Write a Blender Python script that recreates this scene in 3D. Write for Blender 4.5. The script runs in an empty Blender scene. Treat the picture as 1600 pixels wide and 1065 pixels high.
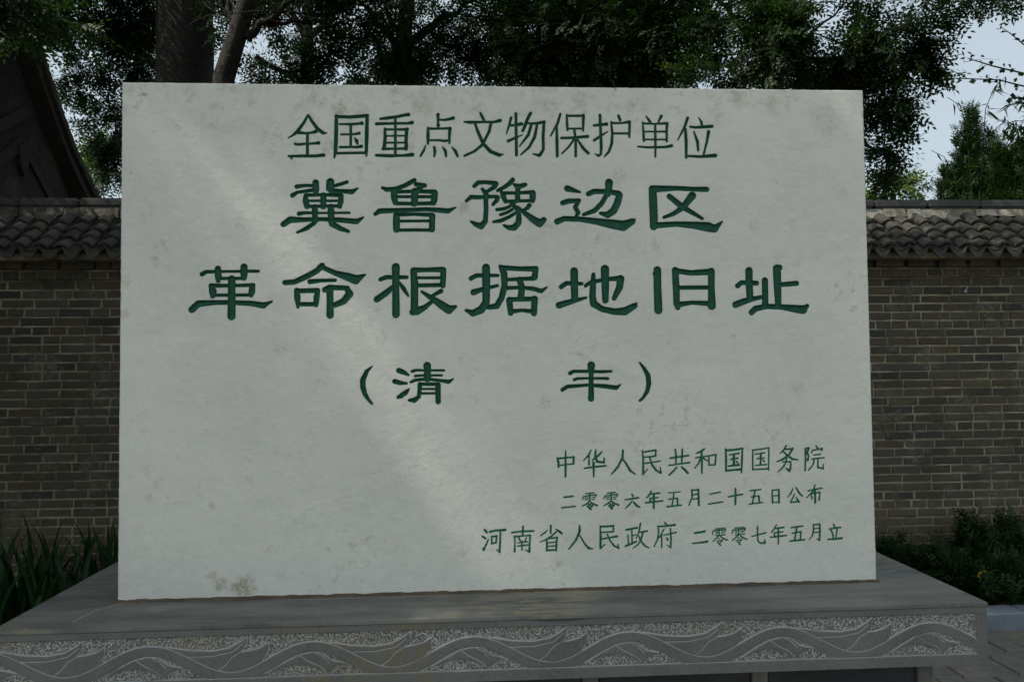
import bpy, bmesh, math, random
import numpy as np
from mathutils import Vector, Matrix
random.seed(7)
RNG = np.random.default_rng(11)
scene = bpy.context.scene
COL = scene.collection

# ------------------------------------------------------------------ camera, world, sun
CAM = np.array([0.0, 0.0, 1.60])
F, YAW, PITCH, ROLL = 1151.7, 0.0559, 0.0363, -0.0104
FW = np.array([math.sin(YAW) * math.cos(PITCH), math.cos(YAW) * math.cos(PITCH), math.sin(PITCH)])
_r = np.array([math.cos(YAW), -math.sin(YAW), 0.0])
_u = np.cross(_r, FW)
RT = _r * math.cos(ROLL) + _u * math.sin(ROLL)
UP = -_r * math.sin(ROLL) + _u * math.cos(ROLL)
cd = bpy.data.cameras.new("camera")
cd.sensor_width = 36.0
cd.lens = 36.0 * F / 1600.0
cd.clip_start = 0.05
cd.clip_end = 2000.0
cam = bpy.data.objects.new("camera", cd)
COL.objects.link(cam)
M = Matrix.Identity(4)
for i in range(3):
    M[i][0] = RT[i]; M[i][1] = UP[i]; M[i][2] = -FW[i]; M[i][3] = CAM[i]
cam.matrix_world = M
scene.camera = cam

SUN_DIR = Vector((-0.60, -0.15, 0.78)).normalized()      # towards the sun
SUN_EL = math.asin(SUN_DIR.z)
SUN_AZ = math.atan2(SUN_DIR.x, SUN_DIR.y)                # clockwise from +Y
world = bpy.data.worlds.new("World")
scene.world = world
world.use_nodes = True
wn = world.node_tree
wn.nodes.clear()
wo = wn.nodes.new("ShaderNodeOutputWorld")
wb = wn.nodes.new("ShaderNodeBackground")
ws = wn.nodes.new("ShaderNodeTexSky")
ws.sky_type = 'NISHITA'
ws.sun_disc = False
ws.sun_elevation = SUN_EL
ws.sun_rotation = SUN_AZ
ws.air_density = 1.0
ws.dust_density = 4.0
ws.ozone_density = 1.0
wb.inputs["Strength"].default_value = 0.12
hz = wn.nodes.new("ShaderNodeMix"); hz.data_type = 'RGBA'        # thin even veil of summer haze over the clear sky
hz.inputs[0].default_value = 0.62
hz.inputs[7].default_value = (5.25, 6.05, 6.3, 1.0)
wn.links.new(ws.outputs[0], hz.inputs[6])
wn.links.new(hz.outputs[2], wb.inputs[0])
wn.links.new(wb.outputs[0], wo.inputs[0])
ld = bpy.data.lights.new("sun", 'SUN')
ld.energy = 4.0
ld.angle = math.radians(0.53)
ld.color = (1.0, 0.93, 0.82)
sun = bpy.data.objects.new("sun", ld)
sun.rotation_euler = SUN_DIR.to_track_quat('Z', 'Y').to_euler()
COL.objects.link(sun)
scene.view_settings.view_transform = 'Standard'
scene.view_settings.look = 'None'
scene.view_settings.exposure = 0.22
scene.view_settings.gamma = 1.0
scene.view_settings.use_curve_mapping = False
scene.cycles.max_bounces = 8
scene.cycles.transparent_max_bounces = 4
scene.cycles.use_denoising = True

# ------------------------------------------------------------------ geometry helpers
def ray(px, py):
    return FW + RT * ((px - 800.0) / F) - UP * ((py - 532.5) / F)
def at_y(px, py, Y):
    d = ray(px, py); return CAM + d * ((Y - CAM[1]) / d[1])
def at_x(px, py, X):
    d = ray(px, py); return CAM + d * ((X - CAM[0]) / d[0])
def at_z(px, py, Z):
    d = ray(px, py); return CAM + d * ((Z - CAM[2]) / d[2])
def project(P):
    P = np.asarray(P, float) - CAM
    z = P @ FW
    return 800 + F * (P @ RT) / z, 532.5 - F * (P @ UP) / z

def tag(o, label=None, cat=None, group=None, kind=None):
    if label: o['label'] = label
    if cat: o['category'] = cat
    if group: o['group'] = group
    if kind: o['kind'] = kind
    return o
def link(name, me, mat=None, parent=None, loc=None):
    o = bpy.data.objects.new(name, me)
    COL.objects.link(o)
    if mat is not None and me is not None and len(me.materials) == 0:
        me.materials.append(mat)
    if parent: o.parent = parent
    if loc is not None: o.location = loc
    return o
def empty(name, loc=(0, 0, 0)):
    o = bpy.data.objects.new(name, None)
    o.empty_display_size = 0.1
    o.location = loc
    COL.objects.link(o)
    return o
def pydata(name, v, f, mat=None, smooth=False):
    me = bpy.data.meshes.new(name)
    me.from_pydata([tuple(map(float, p)) for p in v], [], f)
    if smooth:
        me.polygons.foreach_set('use_smooth', [True] * len(me.polygons))
    if mat: me.materials.append(mat)
    me.update()
    return me
def npmesh(name, V, Fq, mat=None, smooth=False, attrs=None, n=4):
    """fast mesh of equal n-gons from numpy arrays"""
    me = bpy.data.meshes.new(name)
    V = np.ascontiguousarray(V, dtype=np.float32); Fq = np.ascontiguousarray(Fq, dtype=np.int32)
    me.vertices.add(len(V)); me.vertices.foreach_set('co', V.ravel())
    me.loops.add(Fq.size); me.loops.foreach_set('vertex_index', Fq.ravel())
    me.polygons.add(len(Fq))
    me.polygons.foreach_set('loop_start', np.arange(0, Fq.size, n, dtype=np.int32))
    me.polygons.foreach_set('loop_total', np.full(len(Fq), n, dtype=np.int32))
    if smooth: me.polygons.foreach_set('use_smooth', np.ones(len(Fq), dtype=bool))
    if attrs:
        for k, (dom, a) in attrs.items():
            at = me.attributes.new(k, 'FLOAT', dom)
            at.data.foreach_set('value', np.ascontiguousarray(a, dtype=np.float32))
    if mat: me.materials.append(mat)
    me.update(calc_edges=True)
    me.validate()
    return me
def box_arrays(x0, x1, y0, y1, z0, z1):
    v = [(x0, y0, z0), (x1, y0, z0), (x1, y1, z0), (x0, y1, z0), (x0, y0, z1), (x1, y0, z1), (x1, y1, z1), (x0, y1, z1)]
    f = [(0, 3, 2, 1), (4, 5, 6, 7), (0, 1, 5, 4), (1, 2, 6, 5), (2, 3, 7, 6), (3, 0, 4, 7)]
    return v, f
def box(name, x0, x1, y0, y1, z0, z1, mat, parent=None, bevel=0.0, seg=1):
    v, f = box_arrays(x0, x1, y0, y1, z0, z1)
    me = bpy.data.meshes.new(name)
    bm = bmesh.new()
    vs = [bm.verts.new(p) for p in v]
    for q in f: bm.faces.new([vs[i] for i in q])
    if bevel: bmesh.ops.bevel(bm, geom=bm.edges[:], offset=bevel, segments=seg, affect='EDGES')
    bm.to_mesh(me); bm.free()
    return link(name, me, mat, parent)
def tube(pts, rad, sides=8, rough=0.0):
    pts = [Vector(p) for p in pts]
    V, Fc = [], []
    n = len(pts)
    a = Vector((0.3, 0.9, 0.1))
    for i in range(n):
        t = (pts[min(i + 1, n - 1)] - pts[max(i - 1, 0)]).normalized()
        b = t.cross(a)
        if b.length < 1e-3: b = t.cross(Vector((1, 0, 0)))
        b.normalize(); c = b.cross(t)
        for k in range(sides):
            th = 2 * math.pi * k / sides
            r = rad[i] * (1 + random.uniform(-rough, rough))
            V.append(pts[i] + b * math.cos(th) * r + c * math.sin(th) * r)
    for i in range(n - 1):
        for k in range(sides):
            k2 = (k + 1) % sides
            Fc.append((i * sides + k, i * sides + k2, (i + 1) * sides + k2, (i + 1) * sides + k))
    return V, Fc
class MB:
    def __init__(s): s.v, s.f = [], []
    def add(s, v, f):
        o = len(s.v); s.v += [tuple(p) for p in v]; s.f += [tuple(i + o for i in q) for q in f]
        return s
    def mesh(s, name, mat=None, smooth=False): return pydata(name, s.v, s.f, mat, smooth)

# ------------------------------------------------------------------ material helpers
def new_mat(name):
    m = bpy.data.materials.new(name); m.use_nodes = True
    nt = m.node_tree; nt.nodes.clear()
    out = nt.nodes.new('ShaderNodeOutputMaterial')
    b = nt.nodes.new('ShaderNodeBsdfPrincipled')
    nt.links.new(b.outputs[0], out.inputs[0])
    b.inputs['Roughness'].default_value = 0.8
    b.inputs['Specular IOR Level'].default_value = 0.3
    return m, nt, b
class NT:
    def __init__(s, nt): s.nt = nt; s.tc = None
    def n(s, t, **k):
        x = s.nt.nodes.new(t)
        for a, v in k.items(): setattr(x, a, v)
        return x
    def l(s, a, b): s.nt.links.new(a, b)
    def co(s, scale=(1, 1, 1), which='Object'):
        if not s.tc: s.tc = s.n('ShaderNodeTexCoord')
        mp = s.n('ShaderNodeMapping'); s.l(s.tc.outputs[which], mp.inputs[0])
        mp.inputs['Scale'].default_value = scale
        return mp.outputs[0]
    def noise(s, scale, detail=6, rough=0.6, co=None, dist=0.0):
        x = s.n('ShaderNodeTexNoise'); x.inputs['Scale'].default_value = scale
        x.inputs['Detail'].default_value = detail; x.inputs['Roughness'].default_value = rough
        x.inputs['Distortion'].default_value = dist
        s.l(co if co is not None else s.co(), x.inputs['Vector'])
        return x.outputs[0]
    def vor(s, scale, co=None, feature='F1'):
        x = s.n('ShaderNodeTexVoronoi', feature=feature); x.inputs['Scale'].default_value = scale
        s.l(co if co is not None else s.co(), x.inputs['Vector'])
        return x
    def mr(s, v, a, b, c=0.0, d=1.0, smooth=True):
        x = s.n('ShaderNodeMapRange', interpolation_type='SMOOTHSTEP' if smooth else 'LINEAR')
        s.l(v, x.inputs[0])
        for i, q in enumerate((a, b, c, d)): x.inputs[i + 1].default_value = q
        return x.outputs[0]
    def m(s, op, a, b=None, clamp=False):
        x = s.n('ShaderNodeMath', operation=op, use_clamp=clamp)
        for i, q in enumerate((a, b)):
            if q is None: continue
            if isinstance(q, (int, float)): x.inputs[i].default_value = q
            else: s.l(q, x.inputs[i])
        return x.outputs[0]
    def mix(s, f, a, b, bt='MIX'):
        x = s.n('ShaderNodeMix', data_type='RGBA', blend_type=bt)
        for i, q in ((0, f), (6, a), (7, b)):
            if isinstance(q, (int, float)): x.inputs[i].default_value = q
            elif isinstance(q, tuple): x.inputs[i].default_value = q + (1.0,) if len(q) == 3 else q
            else: s.l(q, x.inputs[i])
        return x.outputs[2]
    def bump(s, h, strength=0.3, dist=0.01, normal=None):
        x = s.n('ShaderNodeBump'); s.l(h, x.inputs['Height'])
        x.inputs['Strength'].default_value = strength; x.inputs['Distance'].default_value = dist
        if normal is not None: s.l(normal, x.inputs['Normal'])
        return x.outputs[0]
    def attr(s, name):
        x = s.n('ShaderNodeAttribute', attribute_name=name); return x.outputs['Fac']

# slab frame
SX0, SW, SY, SZ0, SZ1 = -1.1347, 2.5, 2.4495, 1.6 - 0.7348, 1.6 + 0.9488

def mat_marble():
    m, nt, b = new_mat("white_marble"); N = NT(nt)
    big = N.noise(1.6, 5, 0.55)
    grain = N.noise(28, 8, 0.7, N.co((1, 1, 1.6)))
    streak = N.noise(9, 7, 0.65, N.co((0.7, 1, 1.8)), 0.8)
    c = N.mix(N.mr(big, .3, .7), (0.665, 0.665, 0.600), (0.76, 0.755, 0.675))
    c = N.mix(N.mr(streak, .47, .72, 0, .22), c, (0.47, 0.475, 0.42))
    c = N.mix(N.mr(grain, .4, .75, 0, .5), c, (0.80, 0.79, 0.71))
    # ochre blotches, scattered
    st = N.noise(3.1, 3, 0.5); st2 = N.noise(34, 6, 0.75)
    mask = N.m('MULTIPLY', N.mr(st, .50, .66), N.mr(st2, .52, .68, 0, .48))
    c = N.mix(mask, c, (0.39, 0.36, 0.25))
    # weathered upper edge
    sep = N.n('ShaderNodeSeparateXYZ'); N.l(N.co(), sep.inputs[0])
    top = N.m('MULTIPLY', N.mr(sep.outputs[2], SZ1 - 0.22, SZ1 - 0.005, 0, 1), N.mr(N.noise(9, 8, 0.75), .50, .66, 0, .55))
    c = N.mix(top, c, (0.38, 0.345, 0.22))
    sc = N.noise(16, 6, .8, N.co((.45, 1, 2.2)), 1.5)
    c = N.mix(N.m('MULTIPLY', N.mr(sc, .60, .70, 0, .42), N.mr(N.noise(2.2, 3), .42, .58)), c, (0.33, 0.32, 0.28))
    # individual stains: (px, py, radius m, strength, rgb)
    spots = [(345, 912, .022, .8), (382, 917, .040, .85), (330, 900, .02, .4), (530, 172, .030, .6), (503, 166, .012, .6), (724, 325, .021, .45),
             (221, 147, .011, 1.), (244, 408, .02, .35), (252, 382, .022, .35), (1307, 448, .011, .8), (234, 254, .006, .7),
             (194, 440, .022, .35), (188, 303, .01, .6), (968, 272, .022, .4), (192, 490, .02, .4), (390, 748, .014, .4),
             (330, 788, .014, .4), (205, 270, .006, .6), (748, 172, .03, .35), (905, 158, .03, .35), (1290, 190, .05, .25),
             (1318, 300, .02, .25), (985, 165, .02, .4), (1278, 172, .005, 1.), (960, 140, .006, .9), (215, 165, .01, .5)]
    warp = N.n('ShaderNodeVectorMath', operation='SCALE'); wnz = N.n('ShaderNodeTexNoise')
    wnz.inputs['Scale'].default_value = 38; wnz.inputs['Detail'].default_value = 5; N.l(N.co(), wnz.inputs['Vector'])
    N.l(wnz.outputs['Color'], warp.inputs[0]); warp.inputs['Scale'].default_value = 0.045
    ad = N.n('ShaderNodeVectorMath', operation='ADD'); N.l(N.co(), ad.inputs[0]); N.l(warp.outputs[0], ad.inputs[1])
    tot = None
    for px, py, r, s in spots:
        p = at_y(px, py, SY) + 0.0225
        d = N.n('ShaderNodeVectorMath', operation='DISTANCE'); N.l(ad.outputs[0], d.inputs[0]); d.inputs[1].default_value = tuple(p)
        k = N.mr(d.outputs['Value'], r * 1.3, r * .5, 0, s * .95)
        tot = k if tot is None else N.m('MAXIMUM', tot, k)
    tot = N.m('MULTIPLY', tot, N.mr(N.noise(70, 7, .8), .42, .58, .15, 1))
    c = N.mix(tot, c, (0.30, 0.255, 0.125))
    # many small weathered smudges
    for sc_, lo, st_ in ((7.0, .16, .50), (13.0, .13, .45)):
        vv = N.vor(sc_, ad.outputs[0])
        sepc = N.n('ShaderNodeSeparateColor'); N.l(vv.outputs['Color'], sepc.inputs[0])
        k = N.m('MULTIPLY', N.mr(vv.outputs['Distance'], lo * 1.6, lo * .3), N.mr(sepc.outputs[0], .45, .9, 0, st_))
        k = N.m('MULTIPLY', k, N.mr(N.noise(85, 7, .85), .44, .60))
        c = N.mix(k, c, (0.37, 0.34, 0.25))
    gr = N.noise(190, 5, .85); c = N.mix(N.mr(gr, .54, .72, 0, .30), c, (0.42, 0.42, 0.36)); c = N.mix(N.mr(gr, .46, .30, 0, .28), c, (0.86, 0.85, 0.78))
    # fresh little chips
    ch = N.vor(60); c = N.mix(N.m('MULTIPLY', N.mr(ch.outputs['Distance'], .10, .05), N.mr(N.noise(7, 2), .58, .66)), c, (0.8, 0.8, 0.76))
    N.l(c, b.inputs['Base Color'])
    b.inputs['Roughness'].default_value = 0.62
    h = N.m('ADD', N.noise(45, 9, .75), N.m('MULTIPLY', N.noise(6, 4), 1.5))
    N.l(N.bump(h, .65, .005), b.inputs['Normal'])
    return m
def mat_paint(name, k=1.0):
    m, nt, b = new_mat(name); N = NT(nt)
    c = N.mix(N.mr(N.noise(55, 5, .7), .35, .7), tuple(k * q for q in (0.004, 0.052, 0.028)), tuple(k * q for q in (0.008, 0.094, 0.050)))
    c = N.mix(N.mr(N.noise(230, 4, .7), .55, .75, 0, .5), c, (0.03, 0.14, 0.085))
    N.l(c, b.inputs['Base Color']); b.inputs['Roughness'].default_value = 0.5
    N.l(N.bump(N.noise(300, 4), .25, .002), b.inputs['Normal'])
    return m
def stain_zone(N):
    sx = N.n('ShaderNodeSeparateXYZ'); N.l(N.co(), sx.inputs[0])
    return N.m('MULTIPLY', N.mr(sx.outputs[0], -.92, -.72, .08, 1), N.mr(sx.outputs[0], .25, -.05, .08, 1))
def mat_stone(name, c1, c2, c3=None, rough=.7, frieze=False, streak=(1, 1, 1), veins=False):
    m, nt, b = new_mat(name); N = NT(nt)
    c = N.mix(N.mr(N.noise(5, 7, .65, N.co(streak)), .3, .7), c1, c2)
    if c3: c = N.mix(N.m('MULTIPLY', stain_zone(N) if frieze else 1.0, N.m('MULTIPLY', N.mr(N.noise(4.3 if frieze else 1.3, 3, .5), .44, .62), N.mr(N.noise(14, 5, .7, N.co(streak)), .4, .6))), c, c3)
    fine = N.noise(110, 6, .8)
    c = N.mix(N.mr(fine, .35, .8, 0, .35), c, tuple(min(1, q * 1.9) for q in c2))
    if veins:
        # two fine white calcite veins crossing the stone
        for (pa, pb) in (((112, 971), (150, 953)), ((150, 953), (206, 938)), ((1372, 893), (1402, 891))):
            A_, B_2 = at_z(pa[0], pa[1], 1.6 - 0.7348), at_z(pb[0], pb[1], 1.6 - 0.7348)
            dv = (B_2 - A_)[:2]; Ln = float(np.hypot(*dv)); dv = dv / Ln
            sb = N.n('ShaderNodeVectorMath', operation='SUBTRACT'); N.l(N.co(), sb.inputs[0]); sb.inputs[1].default_value = tuple(A_)
            dn = N.n('ShaderNodeVectorMath', operation='DOT_PRODUCT'); N.l(sb.outputs[0], dn.inputs[0]); dn.inputs[1].default_value = (-dv[1], dv[0], 0)
            dt = N.n('ShaderNodeVectorMath', operation='DOT_PRODUCT'); N.l(sb.outputs[0], dt.inputs[0]); dt.inputs[1].default_value = (dv[0], dv[1], 0)
            e = N.m('ABSOLUTE', N.m('ADD', dn.outputs['Value'], N.m('MULTIPLY', N.m('SUBTRACT', N.noise(25, 3), .5), .012)))
            mk = N.m('MULTIPLY', N.mr(e, .004, .0012), N.m('MULTIPLY', N.mr(dt.outputs['Value'], -.004, .002), N.mr(dt.outputs['Value'], Ln + .004, Ln - .002)))
            c = N.mix(N.m('MULTIPLY', mk, N.mr(N.noise(60, 3), .35, .5, .25, .8)), c, (0.42, 0.42, 0.38))
        dd = N.mr(N.noise(3, 6, .7, N.co((.35, 2.2, 1))), .5, .75, 0, .5)
        c = N.mix(dd, c, (0.26, 0.245, 0.20))
    h = N.noise(70, 8, .75)
    if frieze:
        g = N.attr('pecked'); ln = N.attr('incised')
        w = N.n('ShaderNodeVectorMath', operation='SCALE'); nz = N.n('ShaderNodeTexNoise'); nz.inputs['Scale'].default_value = 60
        N.l(N.co(), nz.inputs['Vector']); N.l(nz.outputs['Color'], w.inputs[0]); w.inputs['Scale'].default_value = .012
        ad = N.n('ShaderNodeVectorMath', operation='ADD'); N.l(N.co((1, .01, 1)), ad.inputs[0]); N.l(w.outputs[0], ad.inputs[1])
        v = N.vor(205, ad.outputs[0])
        pk = N.mr(v.outputs['Distance'], .64, .36)
        amt = N.m('MULTIPLY', N.m('MULTIPLY', g, pk), N.mr(N.noise(40, 4, .7), .28, .55, .28, .72))
        c = N.mix(N.m('MULTIPLY', g, .5), c, (0.125, 0.125, 0.112))
        pc = N.mix(N.mr(N.noise(2.3, 3), .5, .68), (0.60, 0.59, 0.53), (0.46, 0.38, 0.23))
        c = N.mix(amt, c, pc)
        lm = N.m('MULTIPLY', N.mr(ln, .35, .65), N.mr(N.noise(9, 5, .7), .30, .52, .12, .85))
        c = N.mix(lm, c, (0.40, 0.41, 0.39))
        h = N.m('ADD', h, N.m('MULTIPLY', N.m('MULTIPLY', g, pk), 2.5))
    N.l(c, b.inputs['Base Color']); b.inputs['Roughness'].default_value = rough
    N.l(N.bump(h, .5, .003), b.inputs['Normal'])
    return m
def rnd_value(N):
    oi = N.n('ShaderNodeObjectInfo'); gi = N.n('ShaderNodeNewGeometry')
    return N.m('FRACT', N.m('ADD', oi.outputs['Random'], N.m('MULTIPLY', gi.outputs['Random Per Island'], 7.31)))
def world_co(N, scale=(1, 1, 1)):
    g = N.n('ShaderNodeNewGeometry'); mp = N.n('ShaderNodeMapping'); N.l(g.outputs['Position'], mp.inputs[0])
    mp.inputs['Scale'].default_value = scale
    return mp.outputs[0]
def mat_brick(name, cols, mud=True, pale=(0.20, 0.19, 0.145)):
    m, nt, b = new_mat(name); N = NT(nt)
    r = rnd_value(N)
    cr = N.n('ShaderNodeValToRGB'); N.l(r, cr.inputs[0]); cr.color_ramp.interpolation = 'LINEAR'
    el = cr.color_ramp.elements
    el[0].position = 0; el[0].color = cols[0] + (1,); el[1].position = 1; el[1].color = cols[-1] + (1,)
    for i, c in enumerate(cols[1:-1]):
        e = el.new((i + 1) / (len(cols) - 1)); e.color = c + (1,)
    P = world_co(N)
    c = N.mix(N.mr(N.noise(22, 7, .7, P), .35, .75, 0, .6), cr.outputs[0], (0.06, 0.058, 0.05))
    c = N.mix(N.mr(N.noise(60, 6, .8, P), .52, .74, 0, .6), c, pale)
    c = N.mix(N.m('MULTIPLY', N.mr(N.noise(4.5, 4, .7, P), .50, .66), N.mr(N.noise(45, 6, .8, P), .42, .60, 0, .7)), c, pale)
    c = N.mix(N.mr(N.noise(1.7, 5, .7, P), .52, .72, 0, .3), c, (0.17, 0.145, 0.10))
    if mud:
        s = N.n('ShaderNodeSeparateXYZ'); N.l(P, s.inputs[0])
        zz = N.m('ADD', s.outputs[2], N.m('MULTIPLY', N.noise(3, 4, .6, P), .35))
        c = N.mix(N.mr(zz, .88, .66, 0, .8), c, (0.135, 0.106, 0.069))
    N.l(c, b.inputs['Base Color']); b.inputs['Roughness'].default_value = .9
    N.l(N.bump(N.noise(60, 8, .75, P), .7, .006), b.inputs['Normal'])
    return m
def mat_noise(name, c1, c2, scale=8, rough=.85, bump=.4, bs=40, bd=.005, spec=.3):
    m, nt, b = new_mat(name); N = NT(nt); P = world_co(N)
    c = N.mix(N.mr(N.noise(scale, 7, .7, P), .32, .7), c1, c2)
    N.l(c, b.inputs['Base Color']); b.inputs['Roughness'].default_value = rough
    b.inputs['Specular IOR Level'].default_value = spec
    N.l(N.bump(N.noise(bs, 7, .7, P), bump, bd), b.inputs['Normal'])
    return m
def mat_leaf(name, c1, c2, c3=None, trans=.35, rough=.55):
    m = bpy.data.materials.new(name); m.use_nodes = True; nt = m.node_tree; nt.nodes.clear(); N = NT(nt)
    out = N.n('ShaderNodeOutputMaterial'); b = N.n('ShaderNodeBsdfPrincipled'); t = N.n('ShaderNodeBsdfTranslucent'); mx = N.n('ShaderNodeMixShader')
    r = N.attr('tone')
    c = N.mix(r, c1, c2)
    if c3: c = N.mix(N.mr(r, .965, .985), c, c3)
    N.l(c, b.inputs['Base Color']); b.inputs['Roughness'].default_value = rough; b.inputs['Specular IOR Level'].default_value = .25
    N.l(N.mix(1.0, c, (1.3, 1.5, .6), 'MULTIPLY'), t.inputs[0])
    mx.inputs[0].default_value = trans
    N.l(b.outputs[0], mx.inputs[1]); N.l(t.outputs[0], mx.inputs[2]); N.l(mx.outputs[0], out.inputs[0])
    return m

MARBLE = mat_marble(); PAINT = mat_paint('green_paint', 1.12); PAINT_S = mat_paint('fresh_green_paint', 2.3)
GREY = mat_stone("grey_stone", (0.100, 0.103, 0.096), (0.140, 0.142, 0.130), (0.20, 0.16, 0.085))
FRIEZE = mat_stone("carved_grey_stone", (0.112, 0.116, 0.108), (0.152, 0.155, 0.142), (0.170, 0.142, 0.088), frieze=True)
CAP = mat_stone("cap_stone", (0.066, 0.069, 0.066), (0.175, 0.176, 0.160), (0.23, 0.205, 0.14), streak=(.5, 2.5, 1), veins=True, rough=.6)
BLACK = mat_stone("black_granite", (0.022, 0.024, 0.027), (0.040, 0.042, 0.046), rough=.35)
BRICK = mat_brick("blue_brick", [(0.066, 0.060, 0.040), (0.092, 0.084, 0.057), (0.040, 0.037, 0.029), (0.110, 0.091, 0.050), (0.079, 0.074, 0.057), (0.090, 0.066, 0.034), (0.048, 0.046, 0.037), (0.105, 0.096, 0.067)])
MORTAR = mat_noise("lime_mortar", (0.34, 0.305, 0.21), (0.09, 0.08, 0.054), 5, bs=90)
TILE = mat_brick("roof_tile_clay", [(0.038, 0.038, 0.034), (0.060, 0.059, 0.051), (0.048, 0.044, 0.035)], mud=False, pale=(0.115, 0.11, 0.088))
RIDGE = mat_noise("ridge_clay", (0.050, 0.052, 0.051), (0.085, 0.086, 0.082), 9)
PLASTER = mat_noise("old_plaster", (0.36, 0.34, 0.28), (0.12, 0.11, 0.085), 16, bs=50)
PLASTER_SHADED = mat_noise("shaded_plaster", (0.13, 0.12, 0.09), (0.05, 0.048, 0.036), 16, bs=50)  # same plaster, with the shade on the left coping put into its colour
BARK = mat_noise("bark", (0.015, 0.013, 0.010), (0.036, 0.031, 0.024), 16, bump=1.0, bs=22, bd=.03)
WOOD = mat_noise("aged_wood", (0.034, 0.032, 0.027), (0.022, 0.021, 0.018), 8)
SOIL = mat_noise("soil", (0.045, 0.035, 0.024), (0.085, 0.068, 0.047), 9, bump=1, bs=30, bd=.03)
PAVE = mat_brick("paving_stone", [(0.16, 0.155, 0.14), (0.20, 0.19, 0.165), (0.175, 0.165, 0.14)], mud=False)
JOINT = mat_noise("paving_joint", (0.075, 0.067, 0.052), (0.11, 0.10, 0.08), 9)
KERB = mat_noise("painted_kerb", (0.22, 0.26, 0.30), (0.15, 0.17, 0.19), 5)
LEAFD = mat_leaf("dark_leaf", (0.014, 0.032, 0.011), (0.030, 0.060, 0.019), (0.16, 0.11, 0.03))
LEAFY = mat_leaf("yellow_green_leaf", (0.07, 0.13, 0.02), (0.12, 0.19, 0.035))
LEAFC = mat_leaf("conifer_leaf", (0.014, 0.034, 0.012), (0.036, 0.076, 0.020), trans=.2)
LEAFS = mat_leaf("shrub_leaf", (0.012, 0.032, 0.009), (0.032, 0.074, 0.017), trans=.25)
LEAFB = mat_leaf("bamboo_leaf", (0.020, 0.042, 0.016), (0.042, 0.078, 0.026))
BLADE = mat_leaf("iris_leaf", (0.011, 0.034, 0.011), (0.024, 0.066, 0.017), trans=.3, rough=.4)

# ------------------------------------------------------------------ ground, bed, paving, kerb
GND = tag(link("ground", pydata("ground", [(-300, -300, -.012), (300, -300, -.012), (300, 600, -.012), (-300, 600, -.012)], [(0, 1, 2, 3)], SOIL)), kind='structure')
KY0, KY1, WY = 4.27, 4.42, 5.30
def soil_bed():
    nx, ny = 160, 14
    xs = np.linspace(-7, 7, nx); ys = np.linspace(KY1 - .02, WY + .02, ny)
    X, Y = np.meshgrid(xs, ys)
    Z = 0.055 + 0.03 * RNG.random(X.shape) + .03 * np.sin(X * 3.1 + Y * 5)
    V = np.stack([X, Y, Z], -1).reshape(-1, 3)
    i = np.arange((ny - 1) * nx).reshape(ny - 1, nx)[:, :-1].ravel()
    return npmesh("flower_bed_soil", V, np.stack([i, i + 1, i + nx + 1, i + nx], 1), SOIL, True)
tag(link("flower_bed_soil", soil_bed()), kind='structure')

PV = tag(link("pavement", pydata("pavement", [(-6, -4, 0), (6, -4, 0), (6, KY0, 0), (-6, KY0, 0)], [(0, 1, 2, 3)], JOINT)), kind='structure')
def tile_v(x0, x1, y0, y1, z0, z1, c=.006):
    v = [(x0, y0, z0), (x1, y0, z0), (x1, y1, z0), (x0, y1, z0), (x0, y0, z1 - c), (x1, y0, z1 - c), (x1, y1, z1 - c), (x0, y1, z1 - c),
         (x0 + c, y0 + c, z1), (x1 - c, y0 + c, z1), (x1 - c, y1 - c, z1), (x0 + c, y1 - c, z1)]
    f = [(0, 1, 5, 4), (1, 2, 6, 5), (2, 3, 7, 6), (3, 0, 4, 7), (4, 5, 9, 8), (5, 6, 10, 9), (6, 7, 11, 10), (7, 4, 8, 11), (8, 9, 10, 11)]
    return v, f
tm = pydata("paving_tile", *tile_v(-.146, .146, -.146, .146, -.02, .014), PAVE)
rest = MB()
for i in range(-20, 20):
    for j in range(28):
        x = i * .3 + .08 + (.15 if j % 2 else 0); y = KY0 - .16 - j * .3
        if y < -3.6 or abs(x) > 5.8: continue
        px, py = project((x, y, 0))
        if y > 2.4 and 1440 < px < 1680 and py < 1130:
            o = link("paving_tile", tm, None, PV, (x, y, random.uniform(-.002, .002)))
            o.rotation_euler = (random.uniform(-.006, .006), random.uniform(-.006, .006), random.uniform(-.006, .006))
        else:
            v, f = tile_v(x - .146, x + .146, y - .146, y + .146, -.02, .014 + random.uniform(-.002, .002)); rest.add(v, f)
tag(link("paving_tile_field", rest.mesh("paving_tile_field", PAVE), None, PV), kind='stuff')

KB = tag(empty("kerb", (0, KY0, 0)), "low blue grey painted kerb edging the flower bed to the right of the plinth", "kerb")
x = -6.0
while x < 6:
    L = .62
    o = box("kerb_stone", .004, L - .004, 0, KY1 - KY0, -.03, .115, KERB, KB, .008)
    o.location = (x, random.uniform(-.003, .003), random.uniform(-.003, .003)); x += L

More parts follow.
